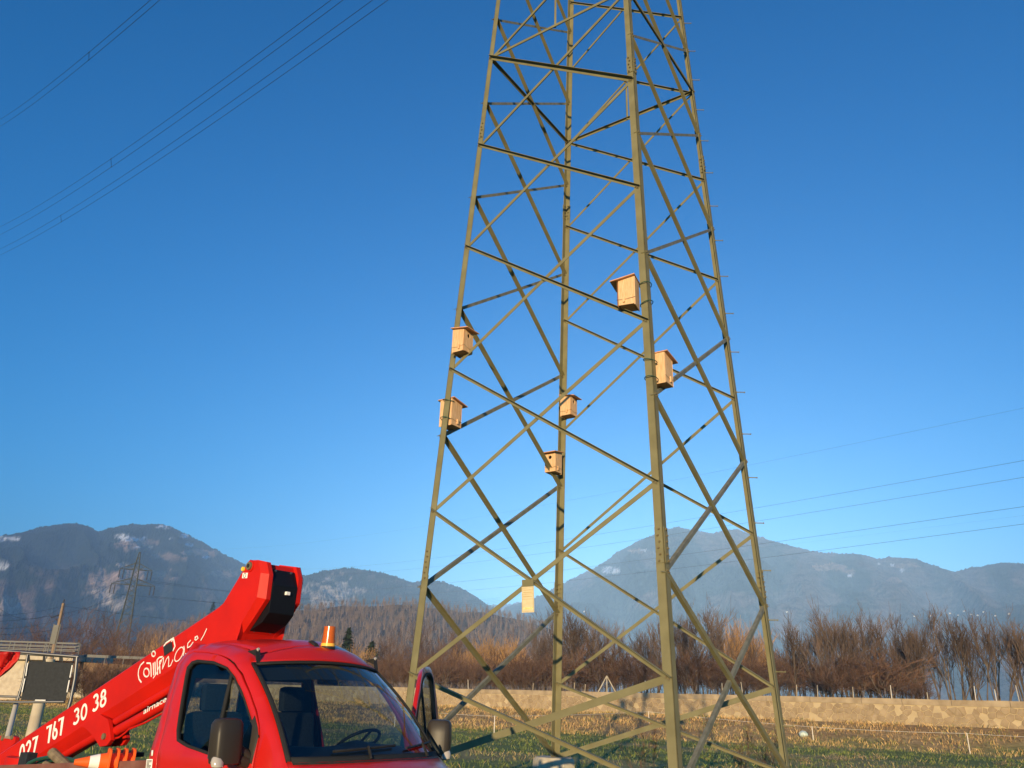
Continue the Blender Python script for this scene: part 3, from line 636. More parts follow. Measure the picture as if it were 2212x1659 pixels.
# ------------------------------------------------------------------ nest boxes
def nest_box(X, Y, depth, front, latch_side, label, S=1.0, hole=True, roofw=None, h=.53):
    c = at(X, Y, depth); fa = ROT+R(front); root = empty('nest_box', (c.x, c.y, c.z-h/2), fa, label, 'nest box', 'wooden nest boxes on the pylon'); root.scale = (S, S, S)
    # local: +x is the front with the hole
    w_ = .33; t = .022
    def brd(name, cc, dd, mt='wood', bev=.003, par=root):
        m = MB(); m.box(cc, dd); return m.build(name, M[mt], par, bevel=bev)
    # front board with a real round hole
    m = MB(); N_ = 20; hr = .05; hz0 = h*.76
    sq = []; ho_ = []
    for k in range(N_):
        a = 2*math.pi*(k+.5)/N_; ca, sa = math.cos(a), math.sin(a); ho_.append((hr*ca, hz0+hr*sa))
        f_ = min((w_/2)/max(abs(ca), 1e-6), ((h-hz0) if sa > 0 else hz0)/max(abs(sa), 1e-6)); sq.append((ca*f_, hz0+sa*f_))
    for s_ in (w_/2, w_/2-t):
        m.add([(s_, x, z) for x, z in sq]+[(s_, x, z) for x, z in ho_], [(k, (k+1) % N_, N_+(k+1) % N_, N_+k) if s_ == w_/2 else (N_+k, N_+(k+1) % N_, (k+1) % N_, k) for k in range(N_)])
    m.add([(w_/2, x, z) for x, z in ho_]+[(w_/2-t, x, z) for x, z in ho_], [(k, (k+1) % N_, N_+(k+1) % N_, N_+k) for k in range(N_)])
    # four filler corners
    for sx in (-1, 1):
        for zz in (0, h):
            pts = [p for p in sq if (p[0] > 0) == (sx > 0) and abs(abs(p[0])-w_/2) < 1e-6]; top = [p for p in sq if abs(p[1]-zz) < 1e-6 and (p[0] > 0) == (sx > 0)]
            if pts and top:
                a = max(pts, key=lambda p: p[1] if zz else -p[1]); b = max(top, key=lambda p: p[0]*sx); 
                for s_ in (w_/2, w_/2-t): m.add([(s_, *a), (s_, sx*w_/2, zz), (s_, *b)], [(0, 1, 2)])
    m.build('front_board', M['wood'], root)
    m = MB(); m.tube((w_/2-t-.004, 0, hz0), (w_/2-t-.002, 0, hz0), hr*1.15, hr*1.15, 16); m.build('hole_dark_disc', M['hole'], root)  # black disc behind the opening paints in the dark interior
    for sy in (-1, 1):
        m = MB(); m.prism([(-w_/2, 0), (w_/2-t-.001, 0), (w_/2-t-.001, h-.002), (-w_/2, h+.055)], lambda x, y, d: Vector((x, d, y)), sy*(w_/2), sy*(w_/2-t)); m.build('side_board', M['wood'], root, bevel=.002)
    brd('back_board', (-w_/2-t/2-.001, 0, h*.5+.02), (t, w_-.004, h+.08)); brd('floor_board', (-.01, 0, .012), (w_-2*t-.02, w_-2*t-.004, .02), 'wood_dark')
    m = MB(); a = math.atan(.055/w_); Mr = Matrix.Rotation(a, 3, 'Y'); m.box((.045, 0, h+.036), (w_+.17, w_+.13, .022), m=Mr); m.build('roof_board', M['wood_dark'], root, bevel=.003)
    la = MB(); la.box((0.03, latch_side*(w_/2+.014), h*.2), (.045, .028, .11)); la.build('latch_block', M['wood'], root, bevel=.003)
    nl = MB()
    for x in (-.1, .1):
        for z in (.03, .2, .36): nl.tube((x, latch_side*(w_/2), z), (x, latch_side*(w_/2+.002), z), .004, .004, 6)
    tag(nl.build('nails', M['bolt'], root), kind='stuff')
    wr = MB(); yb = w_/2+.006
    wr.path([(-w_/2-.03, -yb, h*.2+.02), (0, -yb, h*.2), (w_/2+.006, -yb, h*.2+.03), (w_/2+.006, 0, h*.2-.02), (w_/2+.006, yb, h*.2+.02), (.03, yb+.02, h*.2), (-w_/2-.03, yb, h*.2+.03)], .0035, 4); wr.build('tie_wire', M['bolt'], root)
    return root
yl = legp('L', 8).y; yn = legp('N', 9).y; yb_ = legp('B', 8).y
nest_box(1000, 741, yl-.22, -45, -1, 'nest box with round hole on the upper left leg, above its neighbour', S=.98)
nest_box(974, 899, yl+.20, 45, -1, 'nest box half hidden behind the lower left leg, latch block on its right side', S=1.02)
nest_box(1356, 640, yn+.22, 146, 1, 'highest nest box, left of the nearest leg with its roof jutting left', S=1.02)
nest_box(1428, 806, yn+.24, 45, -1, 'nest box right of the nearest leg with its roof jutting right', S=1.02)
nest_box(1229, 880, yb_-.32, -45, -1, 'nest box right of the back leg crossed by brace shadows', S=.97)
nest_box(1195, 1001, yb_-.34, -135, 1, 'lowest nest box, on the back leg with round hole facing left', S=.97)
def strap(l, z, label, r=LW*.70, th=.009, parent=None):
    c = legp(l, z); ctr = c+(TC+Vector((0,0,z))-c).normalized()*.09; m = MB(); pts = []
    for k in range(14):
        a = 2*math.pi*k/14; rr_ = r*(1+.12*math.sin(2*a+z)); pts.append((math.cos(a)*rr_, math.sin(a)*rr_, .03*math.sin(a*1.0+z*3)))
    m.path(pts, th, 6, closed=True); m.path([pts[3], (pts[3][0]*1.2, pts[3][1]*1.25, .05), (pts[3][0]*1.1, pts[3][1]*1.35, .10)], .004, 4)
    o = m.build('binding_wire', M['wire_green'], None, smooth=True); o.location = ctr; tag(o, label, 'wire', 'green hoses tying the nest boxes to the legs')
def zat(l, Y):   # height on leg l whose image row is Y
    lo, hi = ZB0, ZTOP
    for _ in range(40):
        md = (lo+hi)/2; p = legp(l, md); d = p.y*CP+(p.z-H)*SP; a = p.x/d; b = (-p.y*SP+(p.z-H)*CP)/d; y = 829.5-F*(a*SR+b*CR)
        if y > Y: lo = md
        else: hi = md
    return (lo+hi)/2
for l, Y, lab in (('L', 865, 'upper green wire loop round the left leg at the lower left box'), ('L', 905, 'lower green wire loop round the left leg at the lower left box'), ('N', 612, 'top green wire loop round the nearest leg beside the highest box'), ('N', 652, 'second green wire loop round the nearest leg beside the highest box'), ('N', 776, 'green wire loop round the nearest leg at the top of the right hand box'), ('N', 815, 'green wire loop round the nearest leg at the foot of the right hand box')): strap(l, zat(l, Y), lab)

# ------------------------------------------------------------------ power lines
def wire(pts, y0, y1, r, label, group=None, ext=True):
    (xa, _), (xb, _) = pts[0], pts[-1]; A = at(xa, pts[0][1], y0); B = at(xb, pts[-1][1], y1)
    P = []; d = Vector((B.x-A.x, B.y-A.y, 0)); n = Vector((-d.y, d.x, 0))
    for X_, Y_ in pts: P.append(plane_hit(X_, Y_, Vector((A.x, A.y, 0)), n.normalized()))
    # fit a parabola along the wire so it hangs as one smooth curve
    L = d.length; s = np.array([(Vector((p.x-A.x, p.y-A.y, 0))).dot(d)/L/L for p in P]); z = np.array([p.z for p in P]); deg = 2 if len(pts) > 2 else 1
    co = np.polyfit(s, z, deg, w=1/(np.array([p.y for p in P])+30)); q = [A.xy.to_3d()*0+Vector((A.x+d.x*u, A.y+d.y*u, float(np.polyval(co, u)))) for u in np.linspace(-.12 if ext else 0, 1.25 if ext else 1, 40)]
    m = MB(); m.path([p for p in q if p.y > -60], r, 5); o = m.build('power_line', M['wire'], None, smooth=True); tag(o, label, 'cable', group); return q
GL = 'power lines crossing low behind the pylon'
wire([(470,1186),(810,1152),(921,1137),(1250,1080),(1617,1000),(2212,883)], 560, 120, .014, 'thin earth wire, topmost line crossing behind the pylon', GL)
wire([(657,1231),(810,1217),(1408,1136),(1746,1080),(2212,993)], 560, 120, .024, 'upper cable of the top pair crossing behind the pylon', GL)
wire([(657,1243.5),(810,1233.6),(1408,1163),(1632,1126),(1920,1080),(2212,1030)], 560, 122, .024, 'lower cable of the top pair crossing behind the pylon', GL)
wire([(657,1281),(810,1271),(1412,1205),(1566,1189),(2212,1093)], 560, 124, .026, 'upper cable of the bottom pair crossing behind the pylon', GL)
wire([(657,1284),(1000,1252),(1412,1210),(1740,1178),(2212,1110)], 600, 150, .007, 'faint thin cable between the two bottom cables behind the pylon', GL)
wire([(657,1291.7),(810,1286),(1416,1233.6),(1566,1217.5),(2212,1130.6)], 560, 126, .026, 'lowest cable crossing behind the pylon', GL)
GU = 'overhead cables at the upper left'
ul = [((0,258),(325,0),'leftmost overhead cable at the top left corner',90,34,None),((0,273),(345,0),'second overhead cable from the top left corner',90,34,None),((0,490),(715,0),'upper cable of the middle overhead pair',110,34,None),((0,507),(741,0),'lower cable of the middle overhead pair',110,34,None),((0,538),(805,0),'upper cable of the right overhead pair',110,34,None),((0,551),(838,0),'lower cable of the right overhead pair',110,34,None)]
def pxint(pa, pb, f): return (pa[0]+(pb[0]-pa[0])*f, pa[1]+(pb[1]-pa[1])*f)
curves = []
for a_, b_, lab, y0, y1, _ in ul:
    mid = pxint(a_, b_, .5); L_ = math.dist(a_, b_); mid = (mid[0]+L_*.010, mid[1]+L_*.012)
    curves.append(wire([a_, mid, b_], y0, y1, .016, lab, GU))
for ia, ib, X_, lab in ((0, 1, 192, 'small spacer between the two leftmost overhead cables'), (2, 3, 240, 'small spacer on the middle overhead cable pair'), (4, 5, 132, 'small spacer on the right overhead cable pair')):
    def near(c):
        return min(c, key=lambda p: abs((1106+F*((p.x*CR-(-p.y*SP+(p.z-H)*CP)*SR)/(p.y*CP+(p.z-H)*SP)))-X_) if p.y > 5 else 1e9)
    def on(c):
        best = None
        for i in range(len(c)-1):
            for u in np.linspace(0, 1, 12):
                p = c[i].lerp(c[i+1], float(u)); 
                if p.y < 5: continue
                d = p.y*CP+(p.z-H)*SP; x = 1106+F*((p.x*CR-(-p.y*SP+(p.z-H)*CP)*SR)/d)
                if best is None or abs(x-X_) < best[0]: best = (abs(x-X_), p)
        return best[1]
    p, q = on(curves[ia]), on(curves[ib]); m = MB(); m.tube(p, q, .02, .02, 6)
    for e_ in (p, q): m.box(e_, (.06, .06, .06))
    o = m.build('cable_spacer', M['wire'], None); tag(o, lab, 'spacer', 'spacers on the overhead cables')

# far pylon
def far_pylon():
    yd = 250; b = at(264, 1388, yd); top = at(289, 1192, yd); h = top.z; root = empty('distant_pylon', (top.x, yd, 0), R(20), 'distant grey lattice pylon with two cross arms in front of the left mountain', 'pylon')
    M['fsteel'] = mat('distant_grey_steel', (.10,.11,.10), .7); hw0 = 2.6
    lv = [0]; hs_ = [h*.0]; 
    def hw(z): return hw0*(1-z/h)*.86+.38 if z < h*.9 else max(.12, (.38+hw0*.086)*(1-(z-h*.9)/(h*.1))+.05)
    for sx, sy in ((-1,-1),(1,-1),(1,1),(-1,1)):
        m = MB(); zz = np.linspace(0, h, 12); m.path([(sx*hw(z), sy*hw(z), z) for z in zz], .12, 4); m.build('leg', M['fsteel'], root)
    m = MB(); zz = [0]; 
    while zz[-1] < h*.95: zz.append(zz[-1]+max(1.4, hw(zz[-1])*1.35))
    for za, zb in zip(zz[:-1], zz[1:]):
        for (ax, ay), (bx_, by_) in (((-1,-1),(1,-1)),((1,-1),(1,1)),((1,1),(-1,1)),((-1,1),(-1,-1))):
            A, B = hw(za), hw(zb); m.tube((ax*A, ay*A, za), (bx_*B, by_*B, zb), .06, .06, 3); m.tube((bx_*A, by_*A, za), (ax*B, ay*B, zb), .04, .04, 3)
    tag(m.build('lattice', M['fsteel'], root), kind='stuff')
    ends = []
    for za, al in ((at(289, 1262, yd).z, 5.4), (at(289, 1237.5, yd).z-.0+0, 0),):
        pass
    for Yr, al in ((1230, 4.6), (1263, 6.2)):
        z = at(282, Yr, yd).z; 
        for s in (-1, 1):
            m = MB()
            for sy in (-1, 1): m.tube((s*hw(z), sy*hw(z), z), (s*al, 0, z-.1), .11, .08, 4); m.tube((s*hw(z+1.9), sy*hw(z+1.9), z+1.9), (s*al, 0, z), .08, .07, 4); m.tube((s*hw(z), sy*hw(z), z), (s*(al*.55), 0, z+1.0), .05, .05, 3)
            arm = m.build('cross_arm', M['fsteel'], root)
            for dx in (-.55, .55):
                q = MB()
                for k in range(9): q.tube((s*(al-.6)+dx, 0, z-.4-k*.27), (s*(al-.6)+dx, 0, z-.54-k*.27), .19, .19, 7)
                q.tube((s*(al-.6)+dx, 0, z), (s*(al-.6)+dx, 0, z-3.0), .06, .06, 4); q.build('insulator', M['wire'], arm)
            ends.append(root.matrix_basis @ Vector((s*(al-.6), 0, z-3)))
    return root, ends
fp, ends = far_pylon()
fp.location.x = at(264, 1380, 250).x*1.0
ends = [Vector((fp.location.x, fp.location.y, 0))+Matrix.Rotation(R(20), 3, 'Z') @ (Matrix.Rotation(R(-20), 3, 'Z') @ (e-Vector((at(289,1192,250).x, 250, 0)))) for e in ends]
for i, e in enumerate(ends):
    for s, (tx, ty) in ((1, (1080, 1291+i*3)), (-1, (-60, 1330+i*14))):
        q = at(tx, ty, 520 if s > 0 else 120); m = MB(); pts = [e.lerp(q, u)-Vector((0, 0, 4*u*(1-u)*(5 if s > 0 else 3))) for u in np.linspace(0, 1, 14)]
        m.path(pts, .03, 4); o = m.build('power_line', M['wire'], None); tag(o, 'thin cable leaving the distant pylon towards the '+('right' if s > 0 else 'left')+(' from its upper arm' if i < 2 else ' from its lower arm')+(', left insulator' if i % 2 == 0 else ', right insulator'), 'cable', 'cables of the distant pylon')

# wooden pole with stay wire, road sign back, elevated road, concrete parts at the left
yb2 = 92
a = at(115, 1412, yb2); b = at(137, 1303, yb2); pr = empty('wooden_pole', (a.x, yb2, 2.0), 0, 'leaning thin wooden utility pole beside the elevated road', 'pole'); m = MB(); m.tube((0, 0, 0), (b.x-a.x, 0, b.z-2), .24, .15, 10); m.build('shaft', M['pole_wood'], pr, smooth=True)
m = MB(); m.tube((b.x-a.x, 0, b.z-2), (b.x-a.x, 0, b.z-1.6), .05, .07, 8); m.build('insulator', M['wire'], pr); m = MB(); m.tube((b.x-a.x-1, 0, b.z-3.6), (b.x-a.x+.1, 0, b.z-3.2), .06, .05, 6); m.build('bracket', M['wire'], pr)
q1 = at(-30, 1290, 60); q3 = at(700, 1345, 260); m = MB(); tp = Vector((b.x, yb2, b.z-.3))
for q in (q1, q3): m.path([tp.lerp(q, u)-Vector((0, 0, 4*u*(1-u)*1.5)) for u in np.linspace(0, 1, 10)], .014, 4)
o = m.build('power_line', M['wire'], None); tag(o, 'thin line strung over the top of the wooden pole', 'cable')
s0 = at(112, 1396, 88); s1 = at(120, 1350, 88); sr = empty('road_sign', (s0.x, 88, s0.z), R(0), 'narrow upright grey sign seen from behind at the elevated road', 'sign')
m = MB(); hgt = s1.z-s0.z
m.box((0, 0, hgt*.55), (.5, .06, hgt*.9)); m.build('panel', M['galv'], sr)
for dx in (-.34, .34):
    m = MB(); m.tube((dx, .1, -2), (dx, .1, hgt+.1), .06, .06, 8); m.build('post', M['galv'], sr)
for k in range(9):
    m = MB(); m.box((0, -.05, hgt*(.15+k*.09)), (.6, .04, .06)); m.build('rung', M['galv'], sr)
# elevated road
yv = 96; pa = at(-260, 1404, yv); pb = at(172, 1415, yv); zd = at(60, 1409, yv).z-.1
br = empty('road_bridge', (pb.x, yv, 0), 0, 'elevated concrete road with steel railings at the far left', 'bridge')
xl = pa.x-pb.x-40; m = MB(); m.box(((xl+0)/2, 4, zd-.35), (-xl, 9, .7)); m.build('deck', M['conc_pale'], br, bevel=.03)
xa = at(70, 1450, yv).x-pb.x
m = MB(); m.prism([(xl+30, -.5), (xa, -.5), (xa+1.2, zd-.7), (xl+30, zd-.7)], lambda x, y, d: Vector((x, d, y)), .4, 7.5); m.build('abutment', M['conc_pale'], br, fixn=True)
m = MB(); m.prism([(xa+.05, -.5), (xa+6.5, -.5), (xa+5.4, 3.6), (xa+1.25, zd-.72)], lambda x, y, d: Vector((x, d, y)), .5, 1.0); m.build('wing_wall', M['conc'], br, fixn=True)
for row_y, z0, x1_, nm in ((-.35, zd, 0, 'railing'), (8.2, zd+.5, -4.5, 'railing')):
    rl = empty(nm, (0, row_y, z0)); rl.parent = br
    x = x1_
    while x > xl: 
        m = MB(); m.box((x, 0, .6), (.09, .09, 1.2)); m.build('post', M['galv'], rl); x -= 2.0
    for zz in (.35, .75, 1.15): m = MB(); m.box(((xl+x1_)/2, -.02, zz), (x1_-xl, .06, .09)); m.build('rail', M['galv'], rl)
# guard rail running on to the right of the bridge
gr = empty('guard_rail', (pb.x, yv+1, zd-.8), R(14), 'grey guard rail running right from the elevated road', 'barrier')
m = MB(); m.box((6.5, 0, .75), (13, .05, .3)); m.build('rail', M['galv'], gr)
for k in range(7): m = MB(); m.box((.3+k*2.0, .1, .2), (.08, .1, 1.1)); m.build('post', M['galv'], gr)
# embankment of the road
ebx = pb.x; m = MB(); bm_n = 14
o = MB(); o.prism([(ebx-1, -.2), (ebx+34, -.2), (ebx+26, 1.6), (ebx+12, zd-1.0), (ebx-1, zd-.75)], lambda x, y, d: Vector((x, d, y)), yv+.8, yv+12); oo = o.build('embankment', mat('brown_earth_slope', (.13,.085,.05), .95, c2=(.22,.14,.08), scale=.8, bump=1), None, fixn=True); tag(oo, kind='structure')
# concrete column in the field
cA = at(62, 1618, 34); cB = at(113, 1424, 34); m = MB(); m.tube((0, 0, -.2), (0, 0, cB.z), .225, .2, 24); o = m.build('concrete_column', M['conc_pale'], None, smooth=True); o.location = (cA.x, 34, 0); tag(o, 'pale round concrete column in the field behind the work basket', 'column')

# wire fence in front of the wall, stakes behind it
fe = empty('wire_fence', (*w2(20, 3), .6), label='low wire fence with thin pale posts on the dry bank', cat='fence'); fo = Vector(fe.location)
def sfoot(X_, Y_):   # ground point under a photo point: march along the ray
    r = ray(X_, Y_); 
    for k in range(1500, 12000):
        p = Vector((0, 0, H))+r*(k*.01)
        d_ = p.xy-Vector(W0); t = d_.dot(Vector(WE)); s = d_.dot(Vector(WN))
        if p.z <= gz(t, s): return p
    return p
posts = [(852, 1556), (1067, 1590), (1402, 1556), (1757, 1593), (2096, 1623), (2420, 1645)]
ptops = [(852, 1530), (1066, 1546), (1402, 1553), (1755, 1570), (2089, 1583), (2420, 1596)]
tp_ = []
for (X_, Y_), (X2, Y2) in zip(posts, ptops):
    p = sfoot(X_, Y_+6) if X_ > 1000 else sfoot(X_, 1570); h_ = max(.75, min(1.4, at(X2, Y2, p.y).z-p.z)); m = MB(); m.tube(p-fo-Vector((0,0,.1)), p-fo+Vector((0, 0, h_)), .028, .024, 7); m.build('post', M['house'], fe); tp_.append(p-fo+Vector((0, 0, h_-.03)))
m = MB()
for a_, b_ in zip(tp_[:-1], tp_[1:]): m.path([a_.lerp(b_, u)-Vector((0, 0, 4*u*(1-u)*.05)) for u in np.linspace(0, 1, 6)], .009, 4)
m.build('wire', M['house'], fe)
sf = empty('stake_fence', (*w2(20, -.9), 2.2), label='row of thin pale stakes along the dyke behind the wall', cat='fence'); so_ = Vector(sf.location)
for X_ in (885,930,1012,1150,1240,1262,1340,1395,1560,1606,1720,1765,1842,1925,2003,2105,2150,2200):
    r = ray(X_, 1500); a = np.array([[WE[0], -r.x], [WE[1], -r.y]]); t, _k = np.linalg.solve(a, -(W0+WN*-1.0)); x, y = w2(t, -1.0); z = gz(t, -1.0)
    m = MB(); m.tube(Vector((x, y, z-.1))-so_, Vector((x+random.uniform(-.12,.12), y, z+random.uniform(.9, 1.4)))-so_, .028, .024, 6); m.build('stake', M['house'] if random.random() < .3 else M['conc_pale'], sf)
r = ray(1311, 1480); a = np.array([[WE[0], -r.x], [WE[1], -r.y]]); t, _k = np.linalg.solve(a, -(W0+WN*-1.2)); x, y = w2(t, -1.2)
m = MB()
for dx in (-1.0, 0, 1.0): m.tube((dx, 0, 0), (0, 0, 1.75), .045, .04, 6)
o = m.build('braced_post', M['conc_pale'], None); o.location = (x, y, 2.2); tag(o, 'pale post with two slanting braces on the dyke right of the back leg', 'post')

# clumps in the field, white bag, saplings
for i, (X_, Y_, s, lab) in enumerate(((1700,1636,.34,'flat straw clump, leftmost of the heaps on the grass at right'),(1738,1640,.26,'small round straw clump second from left on the grass'),(1808,1638,.5,'large straw clump in the middle of the heaps on the grass'),(1858,1634,.34,'low straw clump right of the largest one'),(1896,1636,.38,'straw clump left of the white fence post foot'),(1925,1600,.55,'reddish brown dead grass heap on the bank'),(2172,1650,.42,'straw clump near the right edge of the grass'))):
    p = sfoot(X_, Y_+3); m = MB(); rr = random.Random(i+40)
    for k in range(260):
        a = rr.uniform(0, 6.28); q = rr.random()**.6*s; h_ = s*.55*(1-(q/s)**2); b_ = Vector((math.cos(a)*q, math.sin(a)*q, h_*rr.uniform(.1, 1))); d = Vector((math.cos(a)+rr.gauss(0,.6), math.sin(a)+rr.gauss(0,.6), rr.uniform(-.7, .5))).normalized()*s*.28; sd_ = d.cross(Vector((0,0,1))).normalized()*.012
        m.add([b_-sd_, b_+sd_, b_+d], [(0, 1, 2)])
    o = m.build('straw_clump', M['clump'] if 'clump' in M else M.setdefault('clump', vary(mat('dry_straw', (.42,.28,.13), .95, c2=(.55,.4,.2), scale=3), .2)), None); o.location = p; tag(o, lab, 'straw clump', 'straw clumps in the field')
p = sfoot(1736, 1592); b = bmesh.new(); bmesh.ops.create_icosphere(b, subdivisions=3, radius=.26)
for v in b.verts: v.co *= 1+.18*(vn(np.array([v.co.x*9+5]), np.array([v.co.y*9+v.co.z*7]))[0]-.5); v.co.z *= .75
me = bpy.data.meshes.new('white_bag'); b.to_mesh(me); b.free(); me.materials.append(mat('pale_plastic_bag', (.6,.66,.6), .5, c2=(.35,.45,.4), scale=6)); o = bpy.data.objects.new('white_bag', me); col.objects.link(o); o.location = p+Vector((0, 0, .15)); tag(o, 'small pale round plastic bag lying on the bank right of the pylon', 'bag')
for i, (X_, Yt, dp, lab) in enumerate(((1632,1556,19,'thin red brown sapling, tallest in front of the lower right brace'),(1602,1585,19.4,'thin leaning sapling left of the tallest one at the lower right brace'),(1660,1600,18.6,'short branched sapling right of the tallest one'),(1406,1545,24,'thin red twigs standing right of the back leg'),(1385,1600,23,'low dry stalks between the back leg and the nearest leg'))):
    tk, cw = bare_tree(200+i, 1.5, stems=3, spread=.4, depth=3, twig=.004, dens=.8, up=.9, trunk_r=.03); b0 = at(X_, 1640, dp); t0_ = at(X_, Yt, dp); root = empty('sapling', (b0.x, dp, 0), i, lab, 'sapling')
    tk.build('stem', M['twig_red'], root); cw.build('twigs', M['twig_red'], root); s = t0_.z/1.55; root.scale = (s*.8, s*.8, s)

# far farmhouses
hl = [(2052,1326,14,3900),(2070,1330,11,3900),(2083,1322,16,3900),(2098,1328,10,3900),(2112,1330,12,3900),(2125,1323,14,3900),(1975,1332,10,3900),(2010,1331,12,3900),(1700,1323,13,3300),(1142,1304,9,4600),(1150,1318,14,4000),(1262,1322,12,3200),(2180,1327,14,3900),(2150,1331,11,3900),(1267,1366,26,3900)]
def slope_hit(X_, Y_):
    deps = bpy.context.evaluated_depsgraph_get(); r = ray(X_, Y_).normalized()
    for nm in ('right_mountain', 'far_mountain', 'quarry_mountain'):
        ob = bpy.data.objects[nm]; ok, loc, nn, ix = ob.ray_cast(Vector((0, 0, H)), r)
        if ok: return loc
    return None
for i, (X_, Y_, w_, _) in enumerate(hl):
    p = slope_hit(X_, Y_)
    if p is None: continue
    sz = .62*w_*p.y/4200; root = empty('farmhouse', p, random.uniform(-.5, .5), 'tiny white house on the foot of the right mountain, above the tree tops' if X_ > 1900 else 'tiny white house on the distant slope', 'house', 'houses at the foot of the mountain' if X_ > 1900 else 'scattered far houses')
    m = MB(); m.box((0, 0, sz*.2), (sz, sz*.8, sz*.8)); m.build('wall', M['house'], root)
    m = MB(); m.prism([(-sz*.6, sz*.6), (sz*.6, sz*.6), (0, sz*.95)], lambda x, y, d: Vector((x, d, y)), -sz*.5, sz*.5); m.build('roof', M['roof'], root, fixn=True)
for X_, Y_, hp_, lab in ():
    p = at(X_, Y_, 330); root = empty('white_building', (p.x, 330, p.z-10), 0, 'small white building glimpsed through the trees left of the nearest leg', 'building'); m = MB(); m.box((0, 0, 5), (3.4, 4, 11)); m.build('wall', M['house'], root); m = MB(); m.box((0, 0, 10.8), (3.9, 4.5, .5)); m.build('roof', M['roof'], root)

# ------------------------------------------------------------------ the aerial platform truck
VX, VY, YAW = -2.535, 8.652, -.66037
cv, sv = math.cos(YAW), math.sin(YAW)
tr = empty('platform_truck', (VX, VY, 0), YAW, 'red cab truck with raised lettered red boom and amber beacon, far door open', 'truck')
def tp(X_, Y_, yl):        # sight line met by the truck's own vertical plane y = yl
    r = ray(X_, Y_); t = (yl+(-sv*VX+cv*VY))/(-sv*r.x+cv*r.y); w_ = r*t; dx, dy = w_.x-VX, w_.y-VY
    return (cv*dx+sv*dy, H+w_.z)
def tl(p): dx, dy = p[0]-VX, p[1]-VY; return Vector((cv*dx+sv*dy, -sv*dx+cv*dy, p[2]))
def ys(x, z):
    y = .955 if z < 1.35 else .955-(z-1.35)/.77*.155
    if z > 2.12: y -= (z-2.12)*.25
    if z < 1.1: y -= (1.1-z)*.03
    if x > 1: y -= .08*min(1.3, (x-1)/.75)
    s = ztop(x)-z
    if s < .11: y -= .085*(1-max(s, 0)/.11)**2.2
    if x < .02: y -= .05*min(1, (.02-x)/.25)**2
    return y
def ztop(x):
    if x < .35: return 2.315
    if x < .75: return 2.315-.045*((x-.35)/.4)**2
    if x < 1.02: return 2.27-.13*((x-.75)/.27)**1.3-.04*((x-.75)/.27)
    return 2.10-(x-1.02)*.93
XR = -.16                      # rear of the cab
def inside(p, poly):
    x, y = p; c = False; j = len(poly)-1
    for i in range(len(poly)):
        xi, yi = poly[i]; xj, yj = poly[j]
        if (yi > y) != (yj > y) and x < (xj-xi)*(y-yi)/(yj-yi)+xi: c = not c
        j = i
    return c
def dense(poly, step):
    out = []
    for a, b in zip(poly, poly[1:]+poly[:1]):
        n = max(1, int(math.dist(a, b)/step)); out += [(a[0]+(b[0]-a[0])*k/n, a[1]+(b[1]-a[1])*k/n) for k in range(n)]
    return out
def smooth_poly(poly, it=2):
    for _ in range(it):
        o = []
        for a, b in zip(poly, poly[1:]+poly[:1]): o += [(a[0]*.75+b[0]*.25, a[1]*.75+b[1]*.25), (a[0]*.25+b[0]*.75, a[1]*.25+b[1]*.75)]
        poly = o
    return poly
def sheet(name, outer, holes, fmap, material, parent, th=.02, step=.07, smooth=True):
    loops = [dense(outer, step)]+[dense(h, step) for h in holes]; V = []; Ed = []
    for lp in loops:
        n0 = len(V); V += [Vector(p) for p in lp]; Ed += [(n0+i, n0+(i+1) % len(lp)) for i in range(len(lp))]
    xs = [p[0] for p in outer]; zs = [p[1] for p in outer]; x = min(xs)+step/2
    while x < max(xs):
        z = min(zs)+step/2
        while z < max(zs):
            if inside((x, z), outer) and not any(inside((x, z), h) for h in holes) and all(math.dist((x, z), q) > step*.55 for lp in loops for q in lp): V.append(Vector((x, z)))
            z += step
        x += step
    vs, es, fs, *_r = delaunay_2d_cdt(V, Ed, [], 0, 1e-5)
    ff = []
    for f in fs:
        c = (sum(vs[i][0] for i in f)/3, sum(vs[i][1] for i in f)/3)
        if inside(c, outer) and not any(inside(c, h) for h in holes): ff.append(tuple(f))
    P = [Vector(fmap(v[0], v[1])) for v in vs]; me = bpy.data.meshes.new(name); me.from_pydata([tuple(p) for p in P], [], ff)
    b = bmesh.new(); b.from_mesh(me); bmesh.ops.recalc_face_normals(b, faces=b.faces); b.to_mesh(me); b.free(); me.update()
    if smooth: me.polygons.foreach_set('use_smooth', [True]*len(me.polygons))
    me.materials.append(material); o = bpy.data.objects.new(name, me); col.objects.link(o); o.parent = parent
    if th:
        md = o.modifiers.new('thickness', 'SOLIDIFY'); md.thickness = th; md.offset = 0
        md2 = o.modifiers.new('edge', 'BEVEL'); md2.width = .003; md2.segments = 1; md2.limit_method = 'ANGLE'; md2.angle_limit = R(50)
    return o
